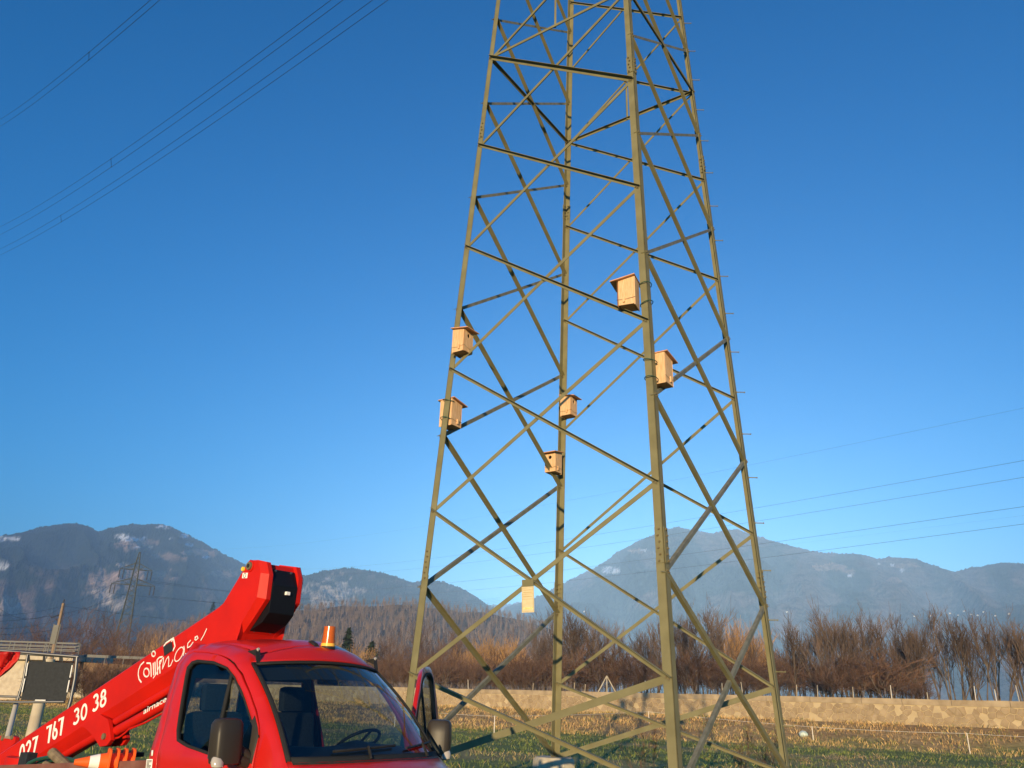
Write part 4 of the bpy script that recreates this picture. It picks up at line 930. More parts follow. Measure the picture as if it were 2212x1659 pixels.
# outlines on the cab side (x forward, z up)
seam = [(.10,.62),(.085,1.25),(.035,1.52),(-.01,1.72),(-.06,1.95),(-.085,2.12),(-.05,2.205),(.02,2.232),(.277,2.222),(.50,2.197),(.64,2.168),(.772,2.125),(.94,2.035),(1.11,1.893),(1.26,1.745),(1.345,1.64),(1.385,1.55),(1.41,1.334),(1.42,.62)]
win = [(.30,1.475),(.24,1.56),(.20,1.66),(.135,1.84),(.075,2.02),(.055,2.10),(.09,2.15),(.17,2.165),(.45,2.15),(.70,2.10),(.863,2.02),(1.085,1.849),(1.25,1.68),(1.31,1.58),(1.33,1.40),(1.1,1.385),(.82,1.395),(.48,1.435)]
win_in = [(x+(.66-x)*.045, z+(1.8-z)*.06) for x, z in win]
outer = [(XR+.01,2.30),(XR-.03,2.1),(XR,1.9),(XR+.06,1.5),(XR+.10,1.2),(XR+.12,.62),(2.45,.62),(2.5,.9),(2.38,1.12),(1.95,1.30),(1.765,1.388),(1.745,1.41),(1.511,1.65),(1.177,1.945),(.965,2.14),(.90,2.19),(.75,2.262),(.55,2.295),(.3,2.315)]
def side_r(off=0): return lambda x, z: (x, -ys(x, z)-off, z)
def side_l(off=0): return lambda x, z: (x, ys(x, z)+off, z)
seam_o = [(x+(-.008 if x < .6 else .008), z+.007 if z > 1.9 else z) for x, z in seam]
sheet('side_panel', outer, [seam_o], side_r(), M['red'], tr, .03)
sheet('side_panel', outer, [seam_o], side_l(), M['red'], tr, .03)
def door(mp, glass, label=None, par=tr, near=True):
    root = empty('door', (0, 0, 0)) if not near else None
    d = sheet('door', seam, [win], mp(.001), M['red'], par, .035)
    sheet('window_seal', win, [win_in], mp(.007), M['rubber'], d, .03, .06)
    sheet('window_glass', [(x+(.66-x)*.03, z+(1.8-z)*.04) for x, z in win], [], mp(-.006), M['glass_side'], d, 0, .09)
    # divider bar of the quarter window
    bar = sheet('window_bar', [(.865,1.39),(.905,1.39),(.80,2.07),(.765,2.085)], [], mp(.006), M['rubber'], d, .02, .08)
    sheet('mirror_sail', [(1.10,1.375),(1.335,1.375),(1.395,1.36),(1.385,1.56),(1.345,1.63),(1.27,1.72),(1.19,1.52)], [], mp(.014), M['mirror_case'], d, .02, .08)
    m = MB(); s = 1 if mp is side_l else -1
    m.box((.2, s*(ys(.2, 1.2)+.03), 1.17), (.22, .035, .045)); m.build('handle', M['black'], d, bevel=.008)
    return d
d1 = door(side_r, True)
# far door swung open about its front hinge
hx, hy, ao = 1.42, .93, R(57)
def open_map(off=0):
    ca, sa = math.cos(-ao), math.sin(-ao)
    def f(x, z):
        dx, dy = x-hx, ys(x, z)+off-hy; return (hx+ca*dx-sa*dy, hy+sa*dx+ca*dy+.02, z)
    return f
sheet_l = open_map
d2 = sheet('door', seam, [win], open_map(.001), M['red'], tr, .045); d2['label'] = 'open door on the far side'
sheet('window_seal', win, [win_in], open_map(.003), M['rubber'], d2, .05, .06)
sheet('window_glass', [(x+(.66-x)*.03, z+(1.8-z)*.04) for x, z in win], [], open_map(-.004), M['glass_side'], d2, 0, .09)
sheet('window_bar', [(.865,1.39),(.905,1.39),(.80,2.07),(.765,2.085)], [], open_map(.006), M['rubber'], d2, .02, .08)
sheet('door_lining', [(x+(.7-x)*.06, z) for x, z in [(.12,.65),(.12,1.25),(.2,1.38),(1.38,1.34),(1.38,.65)]], [], open_map(-.05), M['dash'], d2, .02, .1)
# door seam shadow gap closing piece (inner frame)
for mp, nm in ((side_r, 'door_frame'),):
    sheet(nm, [(x+(.66-x)*-.03, z+(z-1.6)*.02) for x, z in seam], [[(x+(.66-x)*.06, z+(1.6-z)*.05) for x, z in seam]], mp(-.035), M['rubber'], tr, .015, .09)
sheet('door_frame', [(x+(.66-x)*-.03, z+(z-1.6)*.02) for x, z in seam], [[(x+(.66-x)*.06, z+(1.6-z)*.05) for x, z in seam]], side_l(-.035), M['red'], tr, .015, .09)
# roof
nx_, ny_ = 30, 24; V = []
xsr = np.concatenate([np.linspace(XR, .6, 12), np.linspace(.64, .90, 8)])
def roofpt(x, v):          # v in -1..1
    zt = ztop(min(x, 1.0)); ye = ys(min(x, .985), zt)
    fr = max(0, (x-.55)/.45); xx = x+.16*fr*(1-v*v)
    cr_ = .085+.045*math.sin(math.pi*.5*min(1, fr)); zz = zt+cr_*(1-abs(v)**2.4)-(.02*max(0, (XR+.12-x)/.12)**2)
    return Vector((xx, v*ye, zz))
for x in xsr:
    for k in range(ny_+1): V.append(roofpt(x if x < 1.0 else 1.0, -1+2*k/ny_)+Vector((max(0, x-1.0)*.55, 0, -max(0, x-1.0)*.75)))
ro = np_mesh('roof', np.array([tuple(v) for v in V]), grid_faces(len(xsr), ny_+1), M['red'], parent=tr, smooth=True)
md = ro.modifiers.new('t', 'SOLIDIFY'); md.thickness = .025; md.offset = -1
b = bmesh.new(); b.from_mesh(ro.data); bmesh.ops.recalc_face_normals(b, faces=b.faces)
if sum(f.normal.z for f in b.faces) < 0: bmesh.ops.reverse_faces(b, faces=b.faces)
b.to_mesh(ro.data); b.free()
def wsp(u, v, off=0):      # u -1..1 across, v 0 bottom .. 1 top
    tx, ty, tz = .965, .755, 2.135; bx_, by_, bz = 1.755, .865, 1.40
    bul = (.26*(1-v)+.185*v)*(1-abs(u)**2.3); x = bx_+(tx-bx_)*v+bul+.035*math.sin(math.pi*v); z = bz+(tz-bz)*v+(.045*v+.012*(1-v))*(1-u*u)+.03*math.sin(math.pi*v)
    y = u*(by_+(ty-by_)*v); return Vector((x+off*.62, y*(1+off*.3), z+off*.75))
def wsgrid(name, u0, u1, v0, v1, off, material, parent, nu=26, nv=14, hole=None):
    V = [tuple(wsp(u0+(u1-u0)*i/nu, v0+(v1-v0)*j/nv, off)) for i in range(nu+1) for j in range(nv+1)]
    return np_mesh(name, np.array(V), grid_faces(nu+1, nv+1), material, parent=parent, smooth=True)
hv = []
for j in range(8):
    f = j/7
    for k in range(ny_+1):
        v = -1+2*k/ny_; a = roofpt(.90, v); b_ = wsp(v*.999, 1.0, .012); a2 = roofpt(.86, v); t1 = (a-a2).normalized()*(b_-a).length*.45
        c1_ = a+t1; q = a*(1-f)**2+c1_*2*f*(1-f)+b_*f*f; hv.append(tuple(q))
hd = np_mesh('roof_header', np.array(hv), grid_faces(8, ny_+1), M['red'], parent=tr, smooth=True); md = hd.modifiers.new('t', 'SOLIDIFY'); md.thickness = .02; md.offset = 0
wsg = wsgrid('windscreen', -.99, .99, .01, .99, .004, M['glass'], tr)
for u0, u1, v0, v1 in ((-1.01, -.972, -.01, 1.0), (.972, 1.01, -.01, 1.0), (-.972, .972, .975, 1.0), (-.972, .972, -.03, .025)):
    o = wsgrid('windscreen_seal', u0, u1, v0, v1, .007, M['rubber'], wsg, 12 if u1-u0 > 1 else 3, 12 if u1-u0 < 1 else 3); md = o.modifiers.new('t', 'SOLIDIFY'); md.thickness = .02; md.offset = 0
hb = wsgrid('roof_lining', -.95, .95, .80, .96, -.02, M['dash'], tr, 12, 4)
# bonnet and cowl
V = []; nb = 24
for i in range(9):
    f = i/8
    for k in range(nb+1):
        u = -1+2*k/nb; p = wsp(u, 0); q = Vector((2.52-.22*abs(u)**2.5, u*.90, .98-.05*u*u)); c = p.lerp(q, f); c.z += .10*math.sin(math.pi*min(1, f*.9))*(1-.5*u*u)-.035*(1-f); c.y = u*(.88+.02*f)
        if f == 0: c = p+Vector((0, 0, -.012))
        V.append(tuple(c))
bo = np_mesh('bonnet', np.array(V), grid_faces(9, nb+1), M['red'], parent=tr, smooth=True); md = bo.modifiers.new('t', 'SOLIDIFY'); md.thickness = .02
def bon(u, f):
    p = wsp(u, 0); q = Vector((2.52-.22*abs(u)**2.5, u*.90, .98-.05*u*u)); c = p.lerp(q, f); c.z += .10*math.sin(math.pi*min(1, f*.9))*(1-.5*u*u)-.035*(1-f); c.y = u*(.88+.02*f); return c
m = MB(); m.box((2.42, 0, .72), (.16, 1.7, .5)); m.build('front_panel', M['red'], tr, bevel=.03)
for u0, u1 in ((-.72, -.18), (.50, .86)):
    m = MB(); P = [bon(u0, .10), bon(u1, .10), bon(u1-.04, .34), bon(u0+.10, .34)]; m.add([p+Vector((0, 0, .013)) for p in P]+[p-Vector((0, 0, .02)) for p in P], [(0,1,2,3),(4,7,6,5),(0,4,5,1),(1,5,6,2),(2,6,7,3),(3,7,4,0)]); g_ = m.build('air_vent', M['black'], tr)
    for k in range(14):
        t = (k+.5)/14; a, b_ = P[0].lerp(P[1], t), P[3].lerp(P[2], t); q = MB(); q.tube(a+Vector((0,0,.016)), b_+Vector((0,0,.016)), .004, .004, 4); q.build('vent_rib', M['mirror_case'], g_)
# wipers
for ua, ub, va, vb in ((-.62, .12, .05, .085), (.28, .93, .06, .11)):
    m = MB(); pts = [wsp(ua+(ub-ua)*t, va+(vb-va)*t, .03) for t in np.linspace(0, 1, 8)]; m.path(pts, .011, 5)
    pa_ = wsp(ua+.35*(ub-ua)+.1, -.02, .03); m.path([pa_, wsp((ua+ub)/2, (va+vb)/2+.005, .045)], .012, 5); m.build('wiper', M['black'], tr)
m = MB(); V = [tuple(wsp(u, -.035, .012)) for u in np.linspace(-.97, .97, 20)]; m.path(V, .014, 6); m.build('cowl_strip', M['black'], tr, smooth=True)
# corner marker lamps
for s in (-1, 1):
    c = Vector((.90, s*.70, 2.245)); m = MB(); m.prism([(-.09,-.02),(.06,-.06),(.09,-.12),(.05,-.0)], lambda x, y, d: Vector((c.x+x*.9+.03, c.y+s*(.045-d), c.z+y+.015)), 0, .05); mk = m.build('marker_lamp', M['black'], tr, fixn=True, bevel=.006)
    m = MB(); m.tube(c+Vector((.06, s*.02, -.0)), c+Vector((.085, s*.02, .02)), .020, .012, 10); m.build('lens', M['clear'], mk, smooth=True)
# beacon and antenna
bc = roofpt(.90, -.0)+Vector((0, .06, 0)); bx2 = tp(708, 1400, .06); bc = Vector((bx2[0], .06, bx2[1]-.012))
be = Vector(bc); m = MB(); m.tube(be, be+Vector((0, 0, .028)), .072, .068, 24); bea = m.build('beacon', M['black'], tr, smooth=True)
m = MB(); m.tube(be+Vector((0, 0, .028)), be+Vector((0, 0, .055)), .069, .069, 28); m.build('base_band', M['amber_base'], bea, smooth=True)
m = MB(); m.tube(be+Vector((0, 0, .055)), be+Vector((0, 0, .09)), .066, .065, 28); m.build('lens_band', M['amber'], bea, smooth=True)
m = MB(); m.tube(be+Vector((0, 0, .088)), be+Vector((0, 0, .212)), .061, .056, 28); m.build('lens', M['amber'], bea, smooth=True)
ax = tp(676, 1404, -.08); m = MB(); a0 = Vector((.93, -.075, roofpt(.86, -.1).z-.016)); m.prism([(-.07, 0), (.08, 0), (.045, .035), (-.01, .062), (-.055, .05)], lambda x, y, d: a0+Vector((x, d*(1-y*6), y)), -.028, .028); m.build('antenna_fin', M['black'], tr, fixn=True, bevel=.006)
# rear wall with two windows, floor, dash, seats, wheel
rw = lambda x, z: (XR+.06, x, z)
yw = .80
sheet('rear_wall', [(-.93,.62),(.93,.62),(.94,1.3),(.80,2.1),(.70,2.33),(-.70,2.33),(-.80,2.1),(-.94,1.3)], [[(-.72,1.50),(-.10,1.50),(-.10,2.03),(-.66,2.03)], [(.08,1.40),(.74,1.40),(.68,2.03),(.08,2.03)]], rw, M['red'], tr, .03, .12)
sheet('rear_lining', [(-.88,.62),(.88,.62),(.89,1.3),(.76,2.08),(.68,2.24),(-.68,2.24),(-.76,2.08),(-.89,1.3)], [[(-.70,1.52),(-.12,1.52),(-.12,2.01),(-.64,2.01)], [(.10,1.42),(.72,1.42),(.66,2.01),(.10,2.01)]], lambda x, z: (XR+.10, x, z), M['dash'], tr, .01, .12)
m = MB(); m.box((.75, 0, .66), (1.7, 1.78, .06)); m.build('floor', M['rubber'], tr)
# dashboard
V = []; prof = [(1.08,.9),(1.02,1.2),(1.06,1.38),(1.16,1.455),(1.36,1.45),(1.60,1.39),(1.84,1.33),(1.9,1.1)]
for k in range(13):
    u = -1+k/6; 
    for x, z in prof: V.append((x+ (.12*(1-u*u) if x > 1.5 else 0)-.05*abs(u), u*.84, z+(.05*math.exp(-((u-.5)/.25)**2) if 1.0 <= x <= 1.2 else 0)+(.02*math.exp(-((u+.55)/.3)**2) if x < 1.4 else 0)))
np_mesh('dashboard', np.array(V), grid_faces(13, len(prof)), M['dash'], parent=tr, smooth=True)
def seat(y, wd_, label):
    m = MB(); m.box((.42, y, .98), (.52, wd_, .18)); sb = m.build('seat', M['grey_fabric'], tr, bevel=.05, smooth=True)
    m = MB(); m.box((0, 0, 0), (.15, wd_, .72)); o = m.build('backrest', M['grey_fabric'], sb, bevel=.055, smooth=True); o.location = (.13, y, 1.36); o.rotation_euler = (0, -.16, 0)
    m = MB(); m.box((0, 0, 0), (.11, .29, .25)); o = m.build('headrest', M['grey_fabric'], sb, bevel=.045, smooth=True); o.location = (.045, y, 1.84); o.rotation_euler = (0, -.1, 0)
    m = MB()
    for dy in (-.06, .06): m.tube((.06, y+dy, 1.6), (.05, y+dy, 1.8), .008, .008, 6)
    m.build('headrest_posts', M['chrome'], sb)
seat(-.46, .56, ''); seat(.46, .50, '')
m = MB(); c = Vector((1.02, .54, 1.47)); ax_ = Vector((-.55, 0, .83)).normalized(); e1 = Vector((0, 1, 0)); e2 = ax_.cross(e1); m.path([c+(e1*math.cos(a)+e2*math.sin(a))*.225 for a in np.linspace(0, 2*math.pi, 33)[:-1]], .016, 8, closed=True)
sw = m.build('steering_wheel', M['black'], tr, smooth=True); m = MB(); m.tube(c-ax_*.05, c-ax_*.01, .06, .055, 14); m.tube(c-ax_*.25, c-ax_*.04, .03, .03, 8)
for a in (0, math.pi, -math.pi/2): m.tube(c-ax_*.02, c+(e1*math.cos(a)+e2*math.sin(a))*.225, .014, .012, 6)
m.build('hub', M['black'], sw)
m = MB(); m.box((1.12, .0, 2.03), (.03, .24, .09)); m.build('rear_view_mirror', M['black'], tr, bevel=.012)
# sun visor strip / hanging tag
# outside mirrors
def mirror(fn, s, par):
    # fn maps the closed-door position to the door's present one
    rings = []; zs = [1.36, 1.37, 1.45, 1.58, 1.66, 1.69, 1.70]; sc_ = [.78, .93, 1, 1, .95, .78, .45]; x0 = 1.30; y0 = .955+.175; V = []; N_ = 20
    for z, k in zip(zs, sc_):
        for j in range(N_):
            a = 2*math.pi*j/N_; cx_, sx_ = math.cos(a), math.sin(a); sq = (abs(cx_)**.55*math.copysign(1, cx_), abs(sx_)**.55*math.copysign(1, sx_))
            V.append(fn(x0+sq[0]*.085*k-(z-1.5)*.10, s*(y0+sq[1]*.125*k), z))
    F_ = [(i*N_+j, i*N_+(j+1) % N_, (i+1)*N_+(j+1) % N_, (i+1)*N_+j) for i in range(len(zs)-1) for j in range(N_)]+[tuple(range(N_)), tuple(range((len(zs)-1)*N_, len(zs)*N_))]
    m = MB(); m.add(V, F_); h = m.build('mirror', M['mirror_case'], par, smooth=True, fixn=True)
    m = MB(); a = [fn(x0-.092-(z-1.5)*.10, s*(y0+dy), z) for z, dy in ((1.40, -.095), (1.40, .095), (1.65, .09), (1.65, -.09))]; b2 = [fn(x0-.082-(z-1.5)*.10, s*(y0+dy), z) for z, dy in ((1.40, -.095), (1.40, .095), (1.65, .09), (1.65, -.09))]
    m.add(a+b2, [(0,1,2,3),(4,7,6,5),(0,4,5,1),(1,5,6,2),(2,6,7,3),(3,7,4,0)]); m.build('mirror_glass', M['chrome'], h, fixn=True)
    m = MB(); vs_ = []
    for z, k in ((1.335, .5), (1.35, .9), (1.38, 1), (1.41, .85), (1.44, .3)):
        for a in np.linspace(0, 2*math.pi, 13)[:-1]: vs_.append(fn(x0+.045+math.cos(a)*.048*k-(z-1.4)*.2, s*(y0+.085+math.sin(a)*.055*k), z))
    m.add(vs_, [(i*12+j, i*12+(j+1) % 12, (i+1)*12+(j+1) % 12, (i+1)*12+j) for i in range(4) for j in range(12)]+[tuple(range(12)), tuple(range(48, 60))]); m.build('indicator_lens', M['clear'], h, fixn=True, smooth=True)
    m = MB(); pts = [fn(x0+.0, s*(.955+.07), 1.47), fn(x0+.02, s*.955, 1.43), fn(x0+.03, s*.91, 1.40)]; m.path(pts, .045, 10); m.path([fn(x0+.02, s*(.955+.06), 1.39), fn(x0+.03, s*.93, 1.37)], .05, 10)
    m.build('mirror_arm', M['mirror_case'], h, smooth=True)
    return h
mirror(lambda x, y, z: Vector((x, y, z)), -1, tr)
def opn(x, y, z):
    ca, sa = math.cos(-ao), math.sin(-ao); dx, dy = x-hx, y-hy; return Vector((hx+ca*dx-sa*dy, hy+sa*dx+ca*dy+.02, z))
mirror(lambda x, y, z: opn(x, y, z), 1, tr)
# chassis, wheels
m = MB(); m.box((-1.4, -.40, .62), (5.6, .10, .2)); m.box((-1.4, .40, .62), (5.6, .10, .2)); m.build('chassis', M['black'], tr)
def wheel(x, y):
    m = MB(); m.tube((x, y-.11, .36), (x, y+.11, .36), .36, .36, 28); t_ = m.build('wheel', M['rubber'], tr, bevel=.02, smooth=True); m = MB(); m.tube((x, y-.12, .36), (x, y+.12, .36), .21, .21, 20); m.build('rim', M['galv'], t_, smooth=True)
for x in (1.75, -2.3):
    for y in (-.84, .84): wheel(x, y)
m = MB(); m.box((-2.05, 0, .86), (3.5, 1.9, .07)); m.build('bed', M['black'], tr, bevel=.01)
m = MB(); a = tp(-60, 1655, -.62); b_ = tp(345, 1641, -.62); A = Vector((a[0], -.62, a[1]-.05)); B = Vector((b_[0], -.62, b_[1]-.05)); d_ = B-A; ang = math.atan2(d_.z, d_.x)
m.box(((A+B)/2), (d_.length, .07, .10), m=Matrix.Rotation(-ang, 3, 'Y')); m.build('bed_rail', mat('faded_brown_red_paint', (.16,.06,.045), .6, c2=(.22,.10,.075), scale=5), tr, bevel=.008)
# turret behind the cab that carries the boom
m = MB(); m.tube((-4.3, 0, .6), (-4.3, 0, 1.05), .42, .38, 20); m.build('turret', M['red_boom'], tr, smooth=True)

# boom
def r1(x, y): return (x/2.9/1.8517, (y/2.9+2500)/1.8517)
def c1(x, y): return (x*.34893, y*.34893+1080.1)
def c3(x, y): return ((x/3.4558+860)/1.8517, (y/3.4558+2180)/1.8517)
def onY(p, yl): a = tp(*p, yl); return Vector((a[0], yl, a[1]))
T0, T1 = onY(r1(-260, 1660), -.2), onY((483, 1303), -.2)
K0, K1 = onY(r1(370, 1550), -.2), onY(c1(1075, 1040), -.2)
dT = (T1-T0).normalized(); K0e = K0+(K0-K1).normalized()*1.4; K1e = K1+(K1-K0).normalized()*.95
BW = .2
lo = .125
def ext(p, drop): return Vector((p.x+.03, 0, p.z-drop))
def sec(top, ridge, drop):
    return [Vector((top.x, -BW+.03, top.z+.012)), Vector((top.x, -BW, top.z-.02)), Vector((ridge.x, -BW, ridge.z)), Vector((ridge.x+.04, -BW+.11, ridge.z-drop)), Vector((ridge.x+.04, BW-.11, ridge.z-drop)), Vector((ridge.x, BW, ridge.z)), Vector((top.x, BW, top.z-.02)), Vector((top.x, BW-.03, top.z+.012))]
m = MB(); s0 = sec(T0, K0e, lo*.9); s1 = sec(T1, K1e, lo*1.15); m.add(s0+s1, [(i, (i+1) % 8, 8+(i+1) % 8, 8+i) for i in range(8)]+[tuple(range(8)), tuple(range(15, 7, -1))])
boom = m.build('boom', M['red_boom'], tr, fixn=True, bevel=.006)
# head: chamfered side cheeks, red core between them
HW, HC = .275, .215
P = [onY(c3(*q), -HW) for q in ((430,300),(478,212),(600,206),(632,385),(578,722),(372,1065),(338,1205),(262,1420))]
Q = [onY(c3(*q), -HC) for q in ((425,290),(488,204),(717,232),(750,400),(706,748),(495,1070),(390,1222),(305,1432))]
# close the outline down and back to the boom
kn = onY((483, 1303), -HW); knb = onY(c3(-90, 1420), -HW); kn_ = Vector((kn.x, -HW, kn.z))
P = [Vector((kn.x, -HW, kn.z)), P[0]]+P[1:]+[Vector((P[-1].x, -HW, 2.22)), Vector((-.78, -HW, 2.22)), Vector((-.95, -HW, 2.45))]
Q = [Vector((kn.x-.01, -HC, kn.z+.01)), Q[0]]+Q[1:]+[Vector((Q[-1].x, -HC, 2.22)), Vector((-.78, -HC, 2.22)), Vector((-.95, -HC, 2.45))]
n = len(P)
for s in (1, -1):
    A = [Vector((p.x, p.y*s, p.z)) for p in P]; B = [Vector((p.x, p.y*s, p.z)) for p in Q]; Cc = [Vector((p.x, s*-.165, p.z)) for p in Q]
    m = MB(); tris = [tuple(t) for t in tessellate_polygon([[Vector((p.x, p.z, 0)) for p in P]])]
    m.add(A+B+Cc, tris+[(i, (i+1) % n, n+(i+1) % n, n+i) for i in range(n)]+[(n+i, n+(i+1) % n, 2*n+(i+1) % n, 2*n+i) for i in range(n)]+[tuple(2*n+i for i in t) for t in tris])
    m.build('head_cheek', M['red_boom'], boom, fixn=True)
core = [Vector((p.x-.045 if 1 < i < 5 else (p.x-.02 if i == 5 else p.x-.004), 0, p.z-(.012 if i < 5 else 0))) for i, p in enumerate(Q)]
core[2].x -= .0
m = MB(); m.prism([(p.x, p.z) for p in core], lambda x, y, d: Vector((x, d, y)), -.164, .164); m.build('head_core', M['red_boom'], boom, fixn=True)
cp_ = [onY(c3(*q), -.16) for q in ((765,325),(800,545),(740,935),(640,1075),(455,1205))]
cv_poly = [(p.x+.0, p.z) for p in cp_]+[(cp_[-1].x-.12, cp_[-1].z+.05), (cp_[2].x-.22, cp_[2].z+.05), (cp_[0].x-.12, cp_[0].z)]
m = MB(); m.prism(cv_poly, lambda x, y, d: Vector((x, d, y)), -.158, .158); cvr = m.build('front_cover', mat('black_cover_steel', (.006,.0065,.009), .5), boom, fixn=True, bevel=.008)
m = MB(); m.box((cp_[1].x+.0, .03, (cp_[1].z*.75+cp_[2].z*.25)), (.05, .05, .035)); m.build('cover_lamp', M['white'], cvr, bevel=.004)
for yy in (-.10, .10):
    for q in (cp_[0], cp_[4]): m = MB(); c = Vector((q.x+.004, yy, q.z-.018+(.03 if q is cp_[4] else 0))); m.tube(c, c+Vector((.02, 0, .004)), .013, .011, 8); m.build('cover_bolt', M['chrome'], cvr)
pc = onY(c3(493, 292), -HW-.001); m = MB(); m.tube(pc, pc+Vector((0, -.03, 0)), .045, .042, 20); pv_ = m.build('pivot_pin', M['bolt'], boom, smooth=True); m = MB(); m.tube(pc+Vector((0, -.03, 0)), pc+Vector((0, -.036, 0)), .022, .02, 12); m.build('pin_cap', M['black'], pv_)
m = MB(); m.tube(pc+Vector((0, .002, 0)), pc+Vector((0, -.012, 0)), .062, .058, 24); m.build('pin_boss', M['red_boom'], boom, smooth=True)
pc = onY(c3(393, 332), -HW-.001); m = MB(); m.tube(pc, pc+Vector((0, -.015, 0)), .026, .022, 14); m.build('yellow_cap', mat('yellow_cap', (.8,.55,.05), .4), boom, smooth=True)
a = onY(c3(383, 385), -HW-.003); b_ = onY(c3(442, 458), -HW-.003); m = MB(); m.prism([(a.x, a.z), (b_.x, a.z-.005), (b_.x, b_.z), (a.x, b_.z+.005)], lambda x, y, d: Vector((x, -HW-d, y)), .0005, .003); stk = m.build('sticker', M['white'], boom, fixn=True)
cc_ = Vector(((a.x+b_.x)/2, -HW-.005, (a.z+b_.z)/2)); m = MB(); m.path([cc_+Vector((math.cos(t)*.02, 0, math.sin(t)*.024)) for t in np.linspace(0, 6.28, 13)[:-1]], .003, 4, closed=True); m.build('sticker_mark', M['wire'], stk)

def put_text(body, p0, p1, topv, yl, bold, name, parent, material, space=1.0):
    cu = bpy.data.curves.new('lettering', 'FONT'); cu.body = body; cu.size = 1; cu.offset = bold; cu.extrude = 0; cu.space_character = space
    ob = bpy.data.objects.new('lettering_tmp', cu); col.objects.link(ob); dg = bpy.context.evaluated_depsgraph_get(); dg.update(); me = bpy.data.meshes.new_from_object(ob.evaluated_get(dg)); bpy.data.objects.remove(ob)
    co = [v.co.copy() for v in me.vertices]; x0 = min(c.x for c in co); x1 = max(c.x for c in co); y0 = min(c.y for c in co); y1 = max(c.y for c in co)
    for v in me.vertices:
        u = (v.co.x-x0)/(x1-x0); h_ = (v.co.y-y0)/(y1-y0); q = p0+(p1-p0)*u+topv*h_; v.co = (q.x, yl, q.z)
    me.materials.clear(); me.materials.append(material); o = bpy.data.objects.new(name, me); col.objects.link(o); o.parent = parent
    md = o.modifiers.new('t', 'SOLIDIFY'); md.thickness = .003; return o
yt = -BW-.004
def garc(cx, cy, rx, ry, a0, a1, n=14): return [(cx+rx*math.cos(R(a0+(a1-a0)*k/n)), cy+ry*math.sin(R(a0+(a1-a0)*k/n))) for k in range(n+1)]
GLY = {'0': [garc(.5,.5,.38,.43,0,360,24)], '2': [garc(.5,.70,.36,.23,170,-30,12)+[(.13,.06)], [(.10,.06),(.92,.06)]], '7': [[(.08,.93),(.90,.93),(.40,0)]],
       '6': [garc(.5,.30,.37,.24,0,360,20), [(.62,1.0),(.17,.42)]], '3': [garc(.46,.73,.34,.21,150,-90,12), garc(.46,.29,.40,.23,90,-150,14)], '8': [garc(.5,.74,.30,.20,0,360,18), garc(.5,.28,.38,.23,0,360,20)]}
def ribbon(pts, r, closed=False):
    n = len(pts); L_, R_ = [], []
    for i, p in enumerate(pts):
        a = pts[i-1] if i else (pts[-2] if closed else p); b = pts[i+1] if i < n-1 else (pts[1] if closed else p)
        d = Vector((b[0]-a[0], b[1]-a[1])).normalized(); nn = Vector((-d.y, d.x)); q = Vector(p)
        if i and i < n-1:
            d1 = (q-Vector(a)).normalized(); k = max(.55, nn.dot(Vector((-d1.y, d1.x))))
        else: k = 1
        L_.append(q+nn*r/k); R_.append(q-nn*r/k)
    return L_, R_
def digits(txt, a, b, c, name):
    p0, p1, tv = onY(a, yt), onY(b, yt), onY(c, yt)-onY(a, yt); uv = (p1-p0); adv = uv.length/(len(txt)*1.0-.12); asp = adv*.86
    for i, ch in enumerate(txt):
        o0 = p0+uv.normalized()*adv*i; m = MB()
        for st in GLY[ch]:
            px_ = [(x*asp, y*tv.length) for x, y in st]; cl = math.dist(px_[0], px_[-1]) < 1e-6; L_, R_ = ribbon(px_, tv.length*.082, cl)
            def g3(q): v = o0+uv.normalized()*q.x+tv.normalized()*q.y; return Vector((v.x, yt, v.z))
            n = len(L_); m.add([g3(q) for q in L_]+[g3(q) for q in R_], [(k, k+1, n+k+1, n+k) for k in range(n-1)])
        o = m.build(name, M['white'], boom); md = o.modifiers.new('t', 'SOLIDIFY'); md.thickness = .003
for tx, a, b_, c in (('027', r1(222, 1597), r1(432, 1476), r1(232, 1400)), ('767', r1(540, 1385), r1(742, 1258), r1(538, 1185)), ('30', r1(845, 1172), r1(1012, 1080), r1(855, 985)), ('38', r1(1070, 1018), r1(1236, 925), r1(1078, 822))):
    digits(tx, a, b_, c, 'digit')
# logo strokes
def strokes(name, lst, r, yl, mt, parent=None):
    m = MB()
    for pts in lst:
        pp = [onY(c1(*p), yl) for p in pts]; 
        for a, b_ in zip(pp[:-1], pp[1:]):
            d = (b_-a); 
            if d.length < 1e-5: continue
            nn = Vector((-d.z, 0, d.x)).normalized()*r; e = d.normalized()*r*.5; m.add([a-e-nn, b_+e-nn, b_+e+nn, a-e+nn], [(0, 1, 2, 3)]); 
    o = m.build(name, M[mt], parent or boom); md = o.modifiers.new('t', 'SOLIDIFY'); md.thickness = .002; return o
def arc(cx, cy, rx, ry, a0=0, a1=360, n=16, rot=0):
    o = []
    for k in range(n+1):
        a = R(a0+(a1-a0)*k/n); x, y = rx*math.cos(a), ry*math.sin(a); o.append((cx+x*math.cos(rot)-y*math.sin(rot), cy+x*math.sin(rot)+y*math.cos(rot)))
    return o
for st_ in [[(890,1003),(870,1022),(858,1050),(855,1080),(860,1108),(874,1128)], arc(906, 1068, 17, 26), [(908,1010),(930,1010),(934,1030),(936,1092)], [(948,1010),(951,1083)], [(959,1004),(962,1080)], arc(950, 952, 11, 16), [(975,1080),(972,990),(985,975),(1005,970)], [(990,1072),(987,1000),(998,992)]]: strokes('logo_letter', [st_], .008, yt, 'white')
